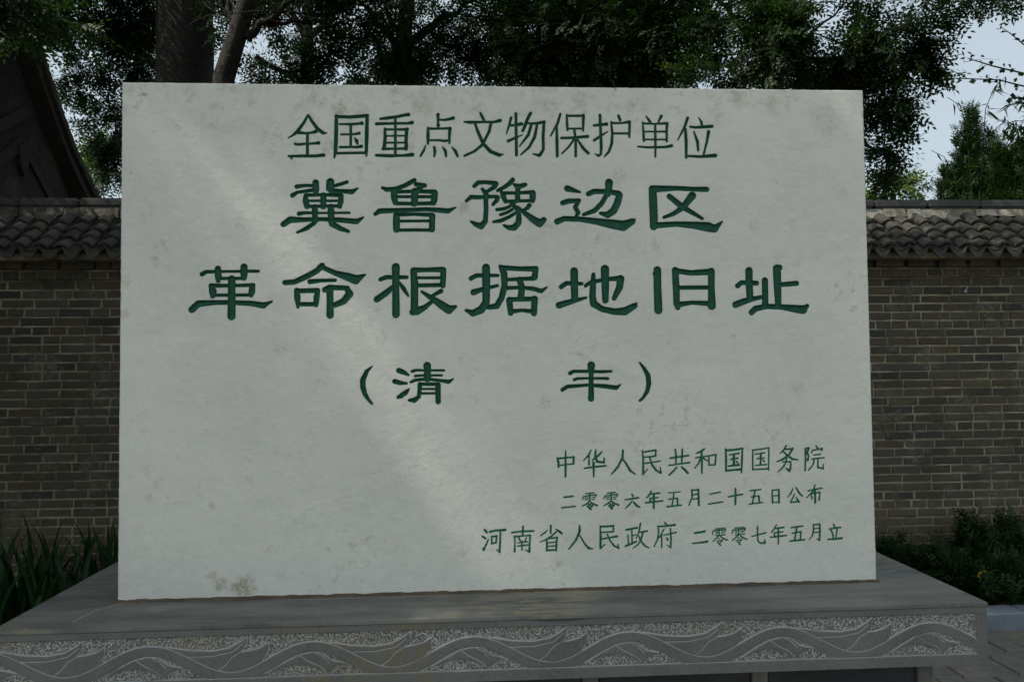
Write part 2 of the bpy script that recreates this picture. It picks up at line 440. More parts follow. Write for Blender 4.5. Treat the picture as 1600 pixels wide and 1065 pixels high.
# ------------------------------------------------------------------ plinth
PY, PX0, PX1, PTOP, PLOW = 2.2117, -1.3743, 1.578, SZ0, 1.6 - 0.923
PBACK = 3.44
PL = tag(empty("stone_plinth", ((PX0 + PX1) / 2, PY + .5, 0)), "grey stone plinth with a carved band of wavy vine relief under the white slab", "plinth")
PL.location = (0, 0, 0)
CT = .014     # cap thickness
def frieze():
    x = np.arange(PX0, PX1 + 1e-6, (PX1 - PX0) / 1500); 
    z1, z0 = PTOP - CT, PLOW
    nz = 96
    z = np.linspace(z1, z0, nz)
    X, Z = np.meshgrid(x, z)
    s = PY / F                                      # metres per photo pixel on this plane (square on)
    ptop = z1 - .020; pbot = z0 + .032
    pl, pr = PX0 + .012, PX1 - .034
    H = ptop - pbot
    cx = at_y(1455, 985, PY)[0]                     # a crest
    Pd = 243 * s * 1.0
    U = (X - cx) / s; Vv = (ptop - Z) / H * 67.0    # pixel-like units
    inside = (X > pl) & (X < pr) & (Vv > 0) & (Vv < 67)
    u0 = (U + 121.5) % 243 - 121.5                  # centred on crest
    u1 = U % 243                                    # from crest
    rr = np.random.default_rng(3)
    cell = np.floor(U / 243)
    wob = 1.5 * np.sin(U / 37.0) + 1.2 * np.sin(U / 91.0 + 1)
    yc = 43 - 22 * np.cos(2 * math.pi * U / 243)
    slope = 22 * 2 * math.pi / 243 * np.sin(2 * math.pi * U / 243)
    db = np.abs(Vv - yc) / np.sqrt(1 + slope ** 2) - 8.3       # vine band
    def poly(pts, px, py):
        ins = np.zeros(px.shape, bool); d = np.full(px.shape, 1e9)
        n = len(pts)
        for i in range(n):
            (x1, y1), (x2, y2) = pts[i], pts[(i + 1) % n]
            c = ((y1 > py) != (y2 > py)) & (px < (x2 - x1) * (py - y1) / (y2 - y1 + 1e-9) + x1)
            ins ^= c
            d = np.minimum(d, segd(px, py, x1, y1, x2, y2))
        return np.where(ins, -d, d)
    def segd(px, py, x1, y1, x2, y2):
        dx, dy = x2 - x1, y2 - y1
        t = np.clip(((px - x1) * dx + (py - y1) * dy) / (dx * dx + dy * dy + 1e-9), 0, 1)
        return np.hypot(px - x1 - t * dx, py - y1 - t * dy)
    up = [(22, 14), (60, 21), (95, 23), (120, 19), (138, 9), (147, 0), (146, 12), (138, 25), (150, 24), (165, 20), (178, 11), (177, 24), (168, 42), (155, 56), (117, 60), (80, 50), (50, 32)]
    un = [(-72, 62), (-45, 45), (-22, 33), (0, 29), (12, 30), (27, 43), (50, 48), (36, 52), (21, 63), (0, 53), (-20, 48), (-40, 50), (-58, 57)]
    dup_ = poly(up, u1 + wob, Vv); dun = poly(un, u0 + wob, Vv)
    dup_ = np.where(U > 0, 1e3, dup_)
    leaf = np.minimum(dup_, dun)
    smooth = np.minimum(db, leaf)
    lines = np.minimum(np.abs(db), np.where(db < 0, 1e9, np.abs(leaf)))
    u1 = np.where(U > 0, 1e4, u1)
    for pts, uu in (([(32, 25), (60, 31), (95, 31), (125, 25), (141, 12)], u1), ([(137, 26), (125, 33), (116, 45), (105, 53)], u1), ([(-22, 33), (-8, 43), (10, 52), (21, 63)], u0),
                    ([(0, 29), (14, 36), (24, 47)], u0)):
        for a, b2 in zip(pts[:-1], pts[1:]):
            lines = np.minimum(lines, np.where(db < 0, 1e9, segd(uu + wob, Vv, a[0], a[1], b2[0], b2[1])))
    frame = np.minimum(np.abs(Vv - 66.5), np.where(Vv > 0, np.abs(X - pr) / s, 1e9))
    lines = np.minimum(lines, np.where(Vv > -1, frame, 1e9))
    lines = np.where(inside | ((np.abs(Vv - 67) < 1.2) & (X < pr)), lines, 1e9)
    inc = np.clip(1.25 - lines / 1.0, 0, 1)
    g = np.where(inside, np.clip(smooth / 1.2, 0, 1), 0)
    dep = g * .0045 + inc * .0018
    dep = dep + g * .0012 * rr.random(g.shape)
    # chipped arris near the middle of the upper edge and small nicks along it
    for c0, w, hh in ((at_y(876, 962, PY)[0], .085, .016), (at_y(500, 970, PY)[0], .02, .004), (at_y(1290, 950, PY)[0], .02, .004), (at_y(1065, 955, PY)[0], .012, .004)):
        k = np.clip(1 - np.abs(X - c0) / w, 0, 1) ** .6 * hh - (z1 - Z)
        dep = np.where(k > 0, np.maximum(dep, k * .9 + .002 * rr.random(g.shape)), dep)
    V = np.stack([X, PY + dep, Z], -1).reshape(-1, 3)
    nx = len(x)
    i = np.arange((nz - 1) * nx).reshape(nz - 1, nx)[:, :-1].ravel()
    Fq = np.stack([i, i + nx, i + nx + 1, i + 1], 1)
    Vb = np.array([(PX0, PY + .16, z1), (PX1, PY + .16, z1), (PX0, PY + .16, z0), (PX1, PY + .16, z0)])
    n0 = len(V)
    tl, tr, bl, br = 0, nx - 1, (nz - 1) * nx, nz * nx - 1
    extra = np.array([(tl, n0, n0 + 2, bl), (tr, br, n0 + 3, n0 + 1), (bl, n0 + 2, n0 + 3, br), (tl, tr, n0 + 1, n0)])
    at = {'pecked': ('POINT', np.concatenate([g.ravel(), np.zeros(4)])), 'incised': ('POINT', np.concatenate([inc.ravel(), np.zeros(4)]))}
    me = npmesh("carved_frieze", np.vstack([V, Vb]), np.vstack([Fq, extra]), FRIEZE, False, at)
    return me
link("carved_frieze", frieze(), None, PL)
z1 = PTOP - CT
for xx0, xx1 in ((PX0, PX0 + .16), (PX1 - .16, PX1)):
    box("side_block", xx0, xx1, PY + .162, PBACK, PLOW, z1 - .001, GREY, PL, .003)
box("back_block", PX0 + .162, PX1 - .162, PBACK - .15, PBACK, PLOW, z1 - .001, GREY, PL, .003)
# four mitred cap stones
def cap(pts, name="cap_stone"):
    bm = bmesh.new()
    lo = [bm.verts.new((p[0], p[1], z1 + .0015)) for p in pts]; hi = [bm.verts.new((p[0], p[1], PTOP)) for p in pts]
    bm.faces.new(hi); bm.faces.new(lo[::-1])
    for i in range(4): bm.faces.new([lo[i], lo[(i + 1) % 4], hi[(i + 1) % 4], hi[i]])
    bmesh.ops.bevel(bm, geom=bm.edges[:], offset=.0014, segments=1, affect='EDGES')
    me = bpy.data.meshes.new(name); bm.to_mesh(me); bm.free()
    return link(name, me, CAP, PL)
A, B, C_, D_ = (PX0 - .003, PY - .003), (PX1 + .003, PY - .003), (PX1 + .003, PBACK + .003), (PX0 - .003, PBACK + .003)
ix0, ix1, iy0, iy1 = SX0 + .06, SX0 + SW - .06, SY + .06, SY + .18
cap([A, B, (ix1, iy0), (ix0, iy0)])
cap([(B[0], B[1] + .0008), C_, (ix1, iy1), (ix1, iy0 + .0008)])
cap([(A[0], A[1] + .0008), (ix0, iy0 + .0008), (ix0, iy1), D_])
cap([(C_[0] - .002, C_[1]), (D_[0] + .002, D_[1]), (ix0 + .002, iy1), (ix1 - .002, iy1)])
# mortar bed the slab is set in
def mortar_bed():
    n = 420; V = []; Fc = []
    xs = np.linspace(SX0 - .004, SX0 + SW + .004, n)
    rr = np.random.default_rng(5)
    h = .004 + .0035 * np.convolve(rr.random(n), np.ones(5) / 5, 'same') * 2
    p = .003 + .004 * np.convolve(rr.random(n), np.ones(5) / 5, 'same') * 2
    for i in range(n):
        V += [(xs[i], SY - p[i] - .004, PTOP - .001), (xs[i], SY - p[i], PTOP + h[i]), (xs[i], SY + .004, PTOP + h[i] + .001), (xs[i], SY + .10, PTOP - .001)]
    for i in range(n - 1):
        a, b2 = i * 4, i * 4 + 4
        for k in range(3): Fc.append((a + k, b2 + k, b2 + k + 1, a + k + 1))
    return pydata("mortar_bed", V, Fc, mat_noise("brown_mortar", (0.060, 0.048, 0.032), (0.12, 0.092, 0.058), 14, bs=120), True)
link("mortar_bed", mortar_bed(), None, PL)
# crumbs of mortar and grit lying along the arris and the foot of the slab
cr = MB()
for k in range(150):
    a = random.random()
    x = random.uniform(PX0 + .05, PX1 - .05); y = PY + abs(random.gauss(0, .006)) + .002 if a < .6 else random.uniform(PY + .02, SY - .01)
    r = random.uniform(.0009, .0026) * (1 if a < .6 else .8); q = []
    for dx, dy, dz in ((-1, -1, 0), (1, -.8, 0), (.9, 1, 0), (-1, .8, 0), (.1, 0, 1.1)): q.append((x + dx * r * random.uniform(.6, 1.3), y + dy * r * random.uniform(.6, 1.2), PTOP + .0002 + dz * r))
    cr.add(q, [(0, 1, 4), (1, 2, 4), (2, 3, 4), (3, 0, 4)])
tag(link("mortar_crumbs", cr.mesh("mortar_crumbs", PLASTER), None, PL), kind='stuff')
# recessed lower body: grey posts with dark panels
bx0, bx1, by0, by1 = PX0 + .10, PX1 - .115, PY + .10, PBACK - .1
box("base_core", bx0 + .02, bx1 - .02, by0 + .02, by1 - .02, .08, PLOW - .002, GREY, PL)
box("base_footing", bx0 - .05, bx1 + .05, by0 - .05, by1 + .05, -.02, .10, GREY, PL, .01)
for k in range(6):
    xa = bx0 + (bx1 - bx0 - .05) * k / 5
    box("base_post", xa, xa + .05, by0 - .004, by0 + .05, .101, PLOW - .003, GREY, PL, .003)
    if k < 5:
        xb = bx0 + (bx1 - bx0 - .05) * (k + 1) / 5
        box("base_panel", xa + .054, xb - .004, by0 + .006, by0 + .05, .102, PLOW - .004, BLACK, PL, .002)
box("side_panel", bx1 - .03, bx1 - .002, by0 + .052, by1, .102, PLOW - .004, BLACK, PL, .002)
box("side_panel", bx0 + .002, bx0 + .03, by0 + .052, by1, .102, PLOW - .004, BLACK, PL, .002)

# ------------------------------------------------------------------ lettering: brush strokes as (x, y, width) in the units of a crop
CROPS = dict(A=(430, 160, 7.273), B=(640, 160, 7.273), C=(850, 160, 5.714), D=(430, 260, 5.517), E=(710, 260, 8.873), F=(850, 260, 5.333),
             G=(280, 390, 5.333), H=(570, 390, 5.333), I=(860, 390, 5.926), J=(1010, 390, 5.926), K=(540, 550, 8.0), L=(850, 550, 8.0),
             M=(860, 690, 7.273), N=(1080, 690, 7.273), O=(870, 750, 7.619), P=(1070, 750, 6.957), Q=(740, 810, 8.889), R=(900, 810, 8.889),
             S=(1070, 810, 12.31), T=(1190, 810, 11.43))
LING1 = "345,160,12 440,150,14;325,190,12 470,172,14;322,190,14 305,230,10;470,175,14 455,205,10;392,155,16 392,250,16;335,210,10 370,207,12;335,232,10 372,230,10;415,205,10 450,203,10;415,228,10 450,226,10;392,250,16 350,285,14 300,310,10;395,250,14 430,280,18 480,300,20;375,285,12 410,282,12;360,305,12 430,300,14;430,300,14 405,325,16;370,315,14 405,345,20"
LING2 = "590,195,20 770,180,20;545,235,20 790,205,22;545,230,20 535,300,18;790,210,20 765,255,18;660,190,24 660,300,22;595,258,14 630,255,14;595,285,14 630,282,14;705,248,14 745,245,14;705,275,14 745,270,14;590,325,18 780,305,18;655,325,24 600,380,22 540,435,18;680,325,20 740,380,26 820,410,22;640,385,16 680,380,16;610,435,18 730,410,18;730,412,18 680,460,18;640,455,20 690,510,26"
# (line, crop, character, shift, strokes)
GLYPHS = [
(1,'A','全',(0,0),"373,145,22 330,225,30 250,335,36 200,375,22 148,405,12;378,150,24 420,220,32 480,300,38 545,350,34 590,350,8;262,345,34 350,352,22 430,343,26 465,330,40;366,350,28 366,470,28 366,605,30;225,472,26 260,480,26 360,470,24 450,468,24 492,462,38;155,612,24 300,610,30 460,610,30 548,600,38;185,625,24 185,638,22"),
(1,'A','国',(0,0),"695,155,34 693,350,40 685,560,40 672,630,18;690,162,30 850,168,34 1048,152,36;1045,160,34 1040,350,40 1035,560,34 1037,612,18;700,578,26 860,576,26 1030,574,28;732,248,20 860,250,26 960,242,26 985,238,40;748,366,20 860,364,20 930,358,26 955,352,32;735,510,26 860,508,22 940,508,28 980,500,34;858,255,26 858,505,24;903,405,12 925,440,38 935,470,24"),
(1,'A','重',(0,0),"1195,188,24 1260,182,34 1400,162,30 1470,145,32 1515,140,38;1150,245,32 1350,240,26 1500,240,26 1555,232,40;1365,180,24 1365,400,28 1365,580,28;1245,300,24 1250,400,34 1240,500,36 1230,530,34;1250,310,26 1360,308,20 1480,310,30 1500,305,36;1495,310,36 1488,400,32 1488,530,38;1260,382,16 1480,380,18;1255,460,20 1480,458,18;1225,530,32 1360,528,20 1490,525,28;1150,602,30 1300,608,34 1450,605,26 1560,595,40"),
(1,'B','点',(0,0),"323,140,36 322,200,24 325,280,24;325,255,34 325,262,34;330,198,20 400,200,24 460,190,30 495,180,38;208,292,24 210,380,36 208,470,24;208,300,26 330,300,22 440,296,26 458,300,40;458,300,34 452,380,28 452,465,22;215,432,20 330,430,22 400,440,26 450,430,22;182,490,12 160,550,26 125,608,22;280,512,28 288,560,30 280,620,18;372,505,12 405,550,34 415,612,24;480,508,12 520,555,34 545,612,26"),
(1,'B','文',(0,0),"803,120,20 825,165,32 850,215,24;618,222,16 680,228,34 850,225,24 960,225,26 1028,208,38;742,240,26 775,330,32 835,470,34 920,560,38 1020,600,38 1070,590,8;925,235,30 905,330,30 830,480,30 740,555,28 625,608,24"),
(1,'B','物',(0,0),"1155,175,28 1135,250,26 1100,360,14;1140,262,26 1200,262,24 1270,245,38;1120,440,32 1200,405,24 1285,370,10;1208,130,30 1210,300,30 1215,600,30;1375,125,32 1345,180,34 1310,270,34 1285,325,28;1330,240,20 1440,240,26 1530,225,34;1528,225,30 1518,380,32 1520,540,28 1475,605,34 1400,585,12;1385,250,30 1350,370,32 1250,500,14;1450,250,26 1420,400,32 1360,510,28 1265,595,18"),
(1,'C','保',(0,0),"145,105,20 125,180,22 60,300,14;113,210,20 116,350,26 118,480,24;202,112,14 206,190,22 210,250,16;203,122,18 340,120,20;352,118,26 350,190,22 350,255,16;212,235,14 350,235,16;155,320,22 270,315,20 390,305,26;270,240,20 283,330,22 283,480,22;268,330,18 220,400,18 160,458,12;300,335,16 350,410,26 395,455,24"),
(1,'C','护',(0,0),"500,115,24 503,200,22 512,400,24 508,460,20 490,478,20 455,460,8;445,207,18 560,195,28;448,340,22 500,305,22 568,262,10;665,120,20 680,160,24;600,175,16 610,280,22 605,370,24 580,440,22 540,485,12;600,186,18 690,186,16 765,175,24;765,180,22 762,310,18;615,278,16 760,278,18"),
(1,'C','单',(0,0),"912,125,12 948,175,24;1047,125,26 1020,180,14;880,175,10 888,260,20 892,345,20;885,190,18 990,193,14 1098,188,22;1100,190,24 1095,260,20 1097,350,18;895,262,12 1095,262,16;890,332,14 1095,332,14;838,395,14 920,402,18 1080,400,20 1140,388,26;993,195,18 995,350,20 995,490,14"),
(1,'C','位',(0,0),"1283,140,24 1260,210,22 1195,338,10;1262,240,24 1270,350,26 1270,495,20;1380,135,8 1405,175,22 1412,215,20;1305,218,18 1350,225,22 1500,215,28;1338,262,12 1370,350,26 1378,430,18;1470,262,28 1455,350,20 1425,470,16;1290,480,20 1400,485,22 1530,475,32"),
(2,'D','冀',(0,0),"185,175,34 250,165,26 325,165,24;150,250,38 190,225,26 320,205,28;348,140,50 350,200,54 350,235,34;475,135,62 470,190,58 500,220,30;505,170,26 560,155,28 620,135,26;480,210,40 560,212,30 660,220,40 712,190,14;262,255,34 262,300,46 275,345,44;262,248,28 420,245,24 565,250,32;570,250,34 565,300,44 555,345,38;290,297,20 560,297,20;280,345,26 560,342,26;415,250,46 415,345,46;340,350,44 345,470,44;480,350,50 482,470,50;205,408,34 260,400,24 400,402,18 640,400,20;70,500,44 130,460,52 250,460,36 400,455,30 560,462,40 700,475,44 760,440,14;335,490,34 270,535,34 190,570,18;490,495,48 560,535,40 630,560,26"),
(2,'D','鲁',(0,0),"1200,120,34 1120,165,36 1040,195,36 960,200,36 925,185,24;1215,155,36 1290,165,34;1290,160,26 1230,200,40;1025,210,50 1025,265,50 1035,310,44;1040,220,30 1200,215,26 1370,218,36;1375,230,50 1370,290,52 1365,315,42;1050,262,22 1370,262,26;1040,320,30 1200,322,28 1365,318,32;1205,215,56 1200,320,52;862,412,30 900,385,42 1100,378,36 1300,370,32 1420,378,40 1490,385,40 1555,355,14;1045,420,50 1045,480,56 1045,545,50;1045,418,30 1200,412,26 1350,418,36;1355,425,46 1352,480,46 1352,545,46;1060,472,22 1350,470,22;1045,550,26 1200,548,26 1350,550,26"),
(2,'E','豫',(0,0),"275,275,50 330,225,56 430,220,50 570,235,60;580,240,60 550,290,60 470,340,44 430,350,40;385,315,40 420,355,56 455,420,70;165,480,40 230,425,56 330,430,54 480,420,44 590,420,44;600,430,56 590,470,56 535,530,40;435,430,60 440,600,60 430,760,64 370,830,80 290,800,60 230,765,30;810,185,56 770,235,60 690,290,50 600,335,42;830,250,40 880,290,60 960,260,60 985,255,50;640,330,30 680,420,70 710,490,50;690,370,46 850,370,40 1060,360,50;1085,370,80 1085,440,80 1085,480,56;710,485,44 900,480,40 1080,475,40;880,270,60 875,470,70;840,500,40 760,560,40 680,590,44 590,600,44;800,600,40 730,640,40 640,670,40;860,640,40 760,700,44 640,755,50 540,768,34;790,520,50 870,590,60 895,680,64 890,780,76 830,850,80 750,850,60 685,815,30;1040,540,60 1010,580,50 930,620,30;880,560,30 940,620,50 1020,680,70 1100,740,90 1180,790,100 1240,740,70"),
(2,'F','边',(0,0),"195,185,50 250,200,34 300,215,18;155,305,38 200,290,40 290,285,34;290,290,30 260,340,34 285,385,34 270,415,26;110,460,46 170,435,40 300,440,40 450,460,52 560,480,72 660,495,80 735,460,50 755,445,20;542,135,60 540,180,54 530,230,50;370,230,38 420,208,42 540,212,36 620,225,44;630,240,50 610,310,56 580,370,56 530,405,50 470,390,24;520,240,36 480,310,38 420,370,38 330,402,26"),
(2,'F','区',(0,0),"905,190,60 910,300,64 915,420,64 915,500,60;915,188,56 1100,182,36 1250,190,36 1355,192,42;920,492,48 1100,480,40 1250,490,56 1370,505,76 1420,520,60 1485,460,12;1045,250,42 1150,335,46 1320,435,24;1235,245,62 1160,340,44 1080,395,34 1000,425,24"),
(3,'G','革',(0,0),"190,205,34 225,185,28 400,182,20 600,180,24 660,180,22;322,160,46 325,220,50 325,260,34;540,145,52 540,200,54 538,235,44;340,240,24 530,240,24;265,300,36 280,350,56 280,385,40;265,300,34 440,300,24 620,295,28;610,300,40 605,350,50 600,380,34;300,380,24 600,378,24;437,245,54 437,400,54 435,555,60;105,500,50 160,450,50 300,440,36 440,440,34 600,448,40 700,465,46 775,430,12"),
(3,'G','命',(0,0),"1190,135,46 1150,175,44 1060,225,44 960,270,40 880,275,38;1200,150,36 1300,195,40 1400,225,60 1470,250,70 1550,208,14;1090,268,38 1180,258,28 1300,255,26;980,340,40 985,400,48 990,480,22;985,345,36 1150,340,36;1155,340,36 1145,400,44 1140,460,36;990,455,32 1140,455,32;1215,335,44 1250,315,40 1400,320,36;1400,325,40 1420,370,56 1370,430,50 1290,465,40;1255,330,52 1258,430,50 1258,545,56"),
(3,'H','根',(0,0),"258,145,60 258,300,52 260,540,56;130,248,32 180,230,34 350,230,28;245,300,30 190,350,46 100,415,46;280,265,16 320,320,34 362,385,18;405,175,48 415,300,56 412,500,56;405,170,40 520,168,32 650,165,42;655,170,44 652,240,44 650,300,40;440,235,22 640,235,22;440,298,30 640,295,30;400,520,50 440,510,60 500,480,40 575,420,26;635,345,36 560,385,22;475,350,20 550,400,40 640,460,60 700,500,66 755,475,26"),
(3,'H','据',(0,0),"1010,150,60 1012,300,60 1010,440,56 970,500,60 900,530,50 845,505,24;885,240,36 930,215,34 1110,215,24;905,355,46 980,330,34 1105,300,24;1130,140,30 1160,200,52 1165,300,46 1140,400,46 1100,470,46 1030,480,36;1140,150,40 1300,160,36 1425,160,44;1425,165,40 1415,230,48;1180,250,26 1410,240,34;1290,250,46 1310,320,50 1300,400,50;1180,320,30 1300,315,24 1400,325,34 1470,345,34 1520,312,12;1205,420,50 1215,530,40;1210,415,36 1420,410,36;1415,410,50 1410,530,46;1215,515,36 1310,505,26 1410,515,36"),
(3,'I','地',(0,0),"220,200,66 222,320,62 225,450,60;100,345,40 150,310,38 290,315,30;80,515,56 160,490,50 250,465,36 330,445,22;398,230,34 395,320,50 390,430,56 400,500,60 480,550,50 600,575,56 690,570,70 780,520,50 800,495,16;325,335,30 380,300,34 520,275,34 640,265,46;650,270,64 640,350,60 590,450,40;505,180,72 508,320,66 510,470,54"),
(3,'I','旧',(0,0),"990,190,66 992,350,66 1000,560,70;960,225,26 965,232,26;1155,190,56 1165,350,60 1170,500,54 1180,535,46;1155,195,46 1300,215,46 1490,205,56;1490,200,60 1492,350,56 1495,520,70;1180,352,36 1480,350,36;1170,510,50 1310,490,34 1490,500,46"),
(3,'J','址',(0,0),"950,195,64 952,320,60 960,440,60;845,335,44 880,305,40 1020,310,42;825,510,56 900,480,54 990,455,40 1060,440,34;1098,285,54 1100,400,54 1100,510,54;1208,175,70 1215,350,66 1222,520,54;1230,325,40 1390,312,44;1235,160,40 1238,170,40;975,580,50 1010,545,50 1110,525,46 1250,530,46 1400,550,70 1450,555,76 1490,520,34"),
(4,'K','（',(0,0),"335,175,12 265,240,46 215,350,62 215,430,60 240,520,52 290,600,36 330,645,26"),
(4,'K','清',(0,0),"665,230,60 720,250,56 785,285,28;615,365,56 680,385,50 765,390,26;795,460,16 750,505,56 690,550,56 655,565,36;835,240,36 880,225,30 980,228,24 1230,228,26;870,298,30 980,290,24 1200,290,26;815,375,30 870,350,36 1020,335,34 1180,355,34 1290,370,46 1345,335,18;1020,170,86 1022,250,76 1022,330,80;930,400,50 925,480,46 915,560,44 860,600,60 795,600,30;930,400,36 1160,400,40;1155,410,62 1155,520,60 1158,620,60;950,460,24 1140,460,24;950,515,26 1140,515,26"),
(4,'L','丰',(0,0),"325,265,44 370,240,40 560,240,34 720,245,36 840,240,30;380,345,36 420,330,32 560,325,26 800,330,34;230,470,44 290,430,44 560,410,34 760,425,50 900,445,50 960,405,14;590,165,88 590,300,50 590,420,56 588,580,70"),
(4,'L','）',(0,0),"1195,130,18 1250,200,40 1300,290,56 1312,390,56 1290,490,48 1240,570,32 1200,605,30"),
(5,'M','中',(0,0),"173,105,14 173,250,22 172,395,20;82,185,20 92,240,24 92,290,18;85,190,18 265,172,16;265,170,22 262,250,20;92,268,14 262,250,14"),
(5,'M','华',(0,0),"462,95,14 430,155,18 375,215,10;438,150,16 440,260,16;515,95,18 510,160,24 530,225,24 610,235,22 612,180,12;585,115,16 540,160,22 475,210,14;390,300,16 500,285,20 630,272,18;490,235,26 492,290,24 492,395,14"),
(5,'M','人',(0,0),"825,95,20 820,180,24 770,280,22 695,368,14;822,195,16 870,260,20 905,325,24 965,368,12"),
(5,'M','民',(0,0),"1045,95,14 1055,200,18 1055,365,24;1055,365,16 1105,310,8;1065,115,16 1200,95,18;1198,95,20 1195,160,16;1068,175,14 1195,162,16;1075,245,16 1250,218,14;1130,180,18 1155,260,18 1200,320,22 1255,358,14;1255,350,22 1248,290,10"),
(5,'M','共',(0,0),"1418,85,16 1430,160,20 1425,250,14;1500,80,16 1495,180,18 1492,240,14;1362,185,18 1570,155,18;1345,268,14 1585,235,16;1435,290,18 1400,330,18 1350,378,16;1490,285,16 1530,320,24 1562,355,22"),
(5,'N','和',(0,0),"150,80,18 110,110,24 60,130,12;50,182,14 190,160,14;118,110,20 122,240,20 122,355,16;110,185,20 80,250,16 40,300,12;125,175,14 180,215,14;200,160,14 203,265,16;200,160,16 285,145,16;282,148,16 272,260,18;205,265,14 272,260,14"),
(5,'N','国',(0,0),"392,80,18 398,200,22 396,330,20;395,98,22 480,92,22 585,75,20;582,75,18 578,200,20 572,350,16;400,328,22 480,320,20 570,312,22;435,148,14 545,130,16;485,150,26 485,265,26;445,200,14 530,185,16;425,275,18 545,262,20;515,220,14 530,240,18"),
(5,'N','国',(0,0),"700,90,12 700,200,16 700,318,16;700,95,14 885,70,14;883,70,14 882,200,14 880,320,14;705,315,14 800,310,16 880,305,16;728,140,12 835,125,14;792,135,20 788,265,18;748,192,14 830,182,14;728,268,12 855,258,14;815,205,12 832,225,14"),
(5,'N','务',(0,0),"1080,45,18 1050,95,16 1010,130,10;1070,85,16 1150,78,16;1155,75,22 1110,150,20 1040,200,22 975,225,12;1045,110,14 1100,160,20 1150,195,22 1215,205,12;1040,228,14 1130,225,14;1130,225,18 1130,290,18 1115,330,26 1080,300,12;1085,190,16 1070,250,16 1030,305,16 985,340,10"),
(5,'N','院',(0,0),"1298,75,18 1300,200,18 1295,325,16;1300,75,16 1340,68,18;1340,70,18 1315,120,22 1335,160,18 1325,210,22;1418,40,12 1435,70,18;1370,125,14 1375,95,14;1375,98,14 1490,75,16 1480,100,14;1395,150,14 1470,140,14;1370,195,14 1510,180,14;1400,195,16 1385,260,16 1335,320,14;1440,190,14 1440,290,16 1500,305,18 1500,255,10"),
(6,'O','二',(0,0),"85,202,18 195,190,18;60,328,16 220,310,16"),
(6,'O','零',(0,0),LING1),(6,'O','零',(255,-6),LING1),
(6,'O','六',(0,0),"892,165,14 908,190,20;812,232,14 900,220,20 970,208,20;895,250,16 865,290,16 815,335,12;915,260,16 950,300,22 988,322,16"),
(6,'O','年',(0,0),"1125,125,14 1110,165,20 1070,210,14;1105,165,16 1225,152,18;1110,215,16 1205,205,14;1110,215,18 1115,262,16;1055,268,18 1150,258,18 1260,245,16;1155,165,24 1155,330,22"),
(6,'O','五',(0,0),"1330,150,12 1470,138,12;1395,150,14 1372,310,14;1335,225,14 1435,212,16;1435,212,18 1440,300,18;1315,315,18 1485,295,16"),
(6,'P','月',(0,0),"75,100,14 82,180,16 45,270,12;80,110,14 148,102,16;148,100,18 152,270,20;90,158,12 145,150,14;88,205,12 145,198,12"),
(6,'P','二',(0,0),"275,150,12 385,128,14;258,258,14 410,235,14"),
(6,'P','十',(0,0),"475,180,14 550,165,18 630,152,14;550,92,16 552,180,20 550,262,18"),
(6,'P','五',(0,0),"710,115,14 825,100,14;765,110,16 735,255,14;722,180,12 805,170,14;805,172,18 812,245,16;700,260,12 845,240,14"),
(6,'P','日',(0,0),"950,108,14 955,245,16;950,110,12 1025,100,12;1022,102,18 1025,245,18;955,170,10 1022,165,10;955,240,10 1022,235,12"),
(6,'P','公',(0,0),"1175,90,12 1155,140,14 1120,180,10;1208,75,12 1245,140,20 1280,172,14;1195,150,12 1150,240,14;1150,242,12 1240,228,18;1210,185,12 1240,235,20"),
(6,'P','布',(0,0),"1340,115,14 1490,85,16;1418,50,12 1390,125,16 1325,190,12;1375,150,12 1382,205,14;1375,145,12 1470,130,14;1470,130,14 1460,215,16;1415,95,18 1418,245,20"),
(7,'Q','河',(0,0),"155,155,26 185,190,26;122,245,20 165,275,24;205,290,16 180,350,18 140,435,24;130,418,20 140,425,20;228,182,28 300,165,22 440,155,30;372,170,20 370,300,22 360,465,24;360,465,18 325,430,12;250,245,18 255,350,20;250,250,20 325,240,20;320,245,22 312,335,20;255,345,20 315,330,20"),
(7,'Q','南',(0,0),"688,105,20 682,180,22 680,235,20;530,195,22 620,180,18 700,175,22 835,170,22;568,240,18 575,340,14 570,455,26;565,250,22 680,240,16 790,230,18;788,235,20 778,350,20 775,460,26;775,460,20 720,430,12;630,265,16 650,310,16;735,260,14 715,305,16;610,335,12 750,318,16;615,380,18 765,362,16;672,310,18 675,435,16"),
(7,'Q','省',(0,0),"1072,95,24 1072,200,22;1025,165,14 975,205,22 930,235,14;1145,145,16 1190,175,28 1225,205,26;1150,180,20 1080,245,22 1000,295,16 920,322,10;1015,280,20 1020,360,24 1018,440,24;1020,280,16 1155,260,18;1160,255,20 1150,350,22 1148,440,22;1030,335,14 1150,322,16;1030,388,14 1150,372,16;1020,440,22 1150,432,20"),
(7,'Q','人',(0,0),"1472,95,20 1472,180,30 1420,300,24 1325,420,18;1472,228,14 1552,360,22 1602,410,30 1662,418,8"),
(7,'R','民',(0,0),"335,95,14 342,240,26 340,410,26;340,410,22 405,355,12;340,112,24 520,100,22;520,95,24 520,180,20;355,190,16 520,180,20;365,280,18 470,262,20 575,245,24;435,215,16 470,300,20 530,375,22 595,415,16;590,405,24 580,350,10"),
(7,'R','政',(0,0),"700,155,24 850,125,24;775,150,18 780,350,18;785,235,14 830,222,16;722,225,16 730,370,18;690,380,26 840,315,20;895,65,20 880,160,20 835,275,10;880,190,16 990,170,22;935,180,22 900,300,20 860,360,16 790,412,8;860,215,12 900,310,20 960,380,22 1015,402,14"),
(7,'R','府',(0,0),"1230,50,16 1260,85,26;1145,110,20 1260,100,22 1375,85,26;1135,100,14 1150,180,20 1135,280,20 1085,385,14;1225,140,16 1160,260,16;1190,210,14 1190,395,18;1215,230,14 1390,190,20;1312,135,16 1320,280,20 1315,400,22;1315,400,16 1265,365,10;1260,265,18 1275,295,24"),
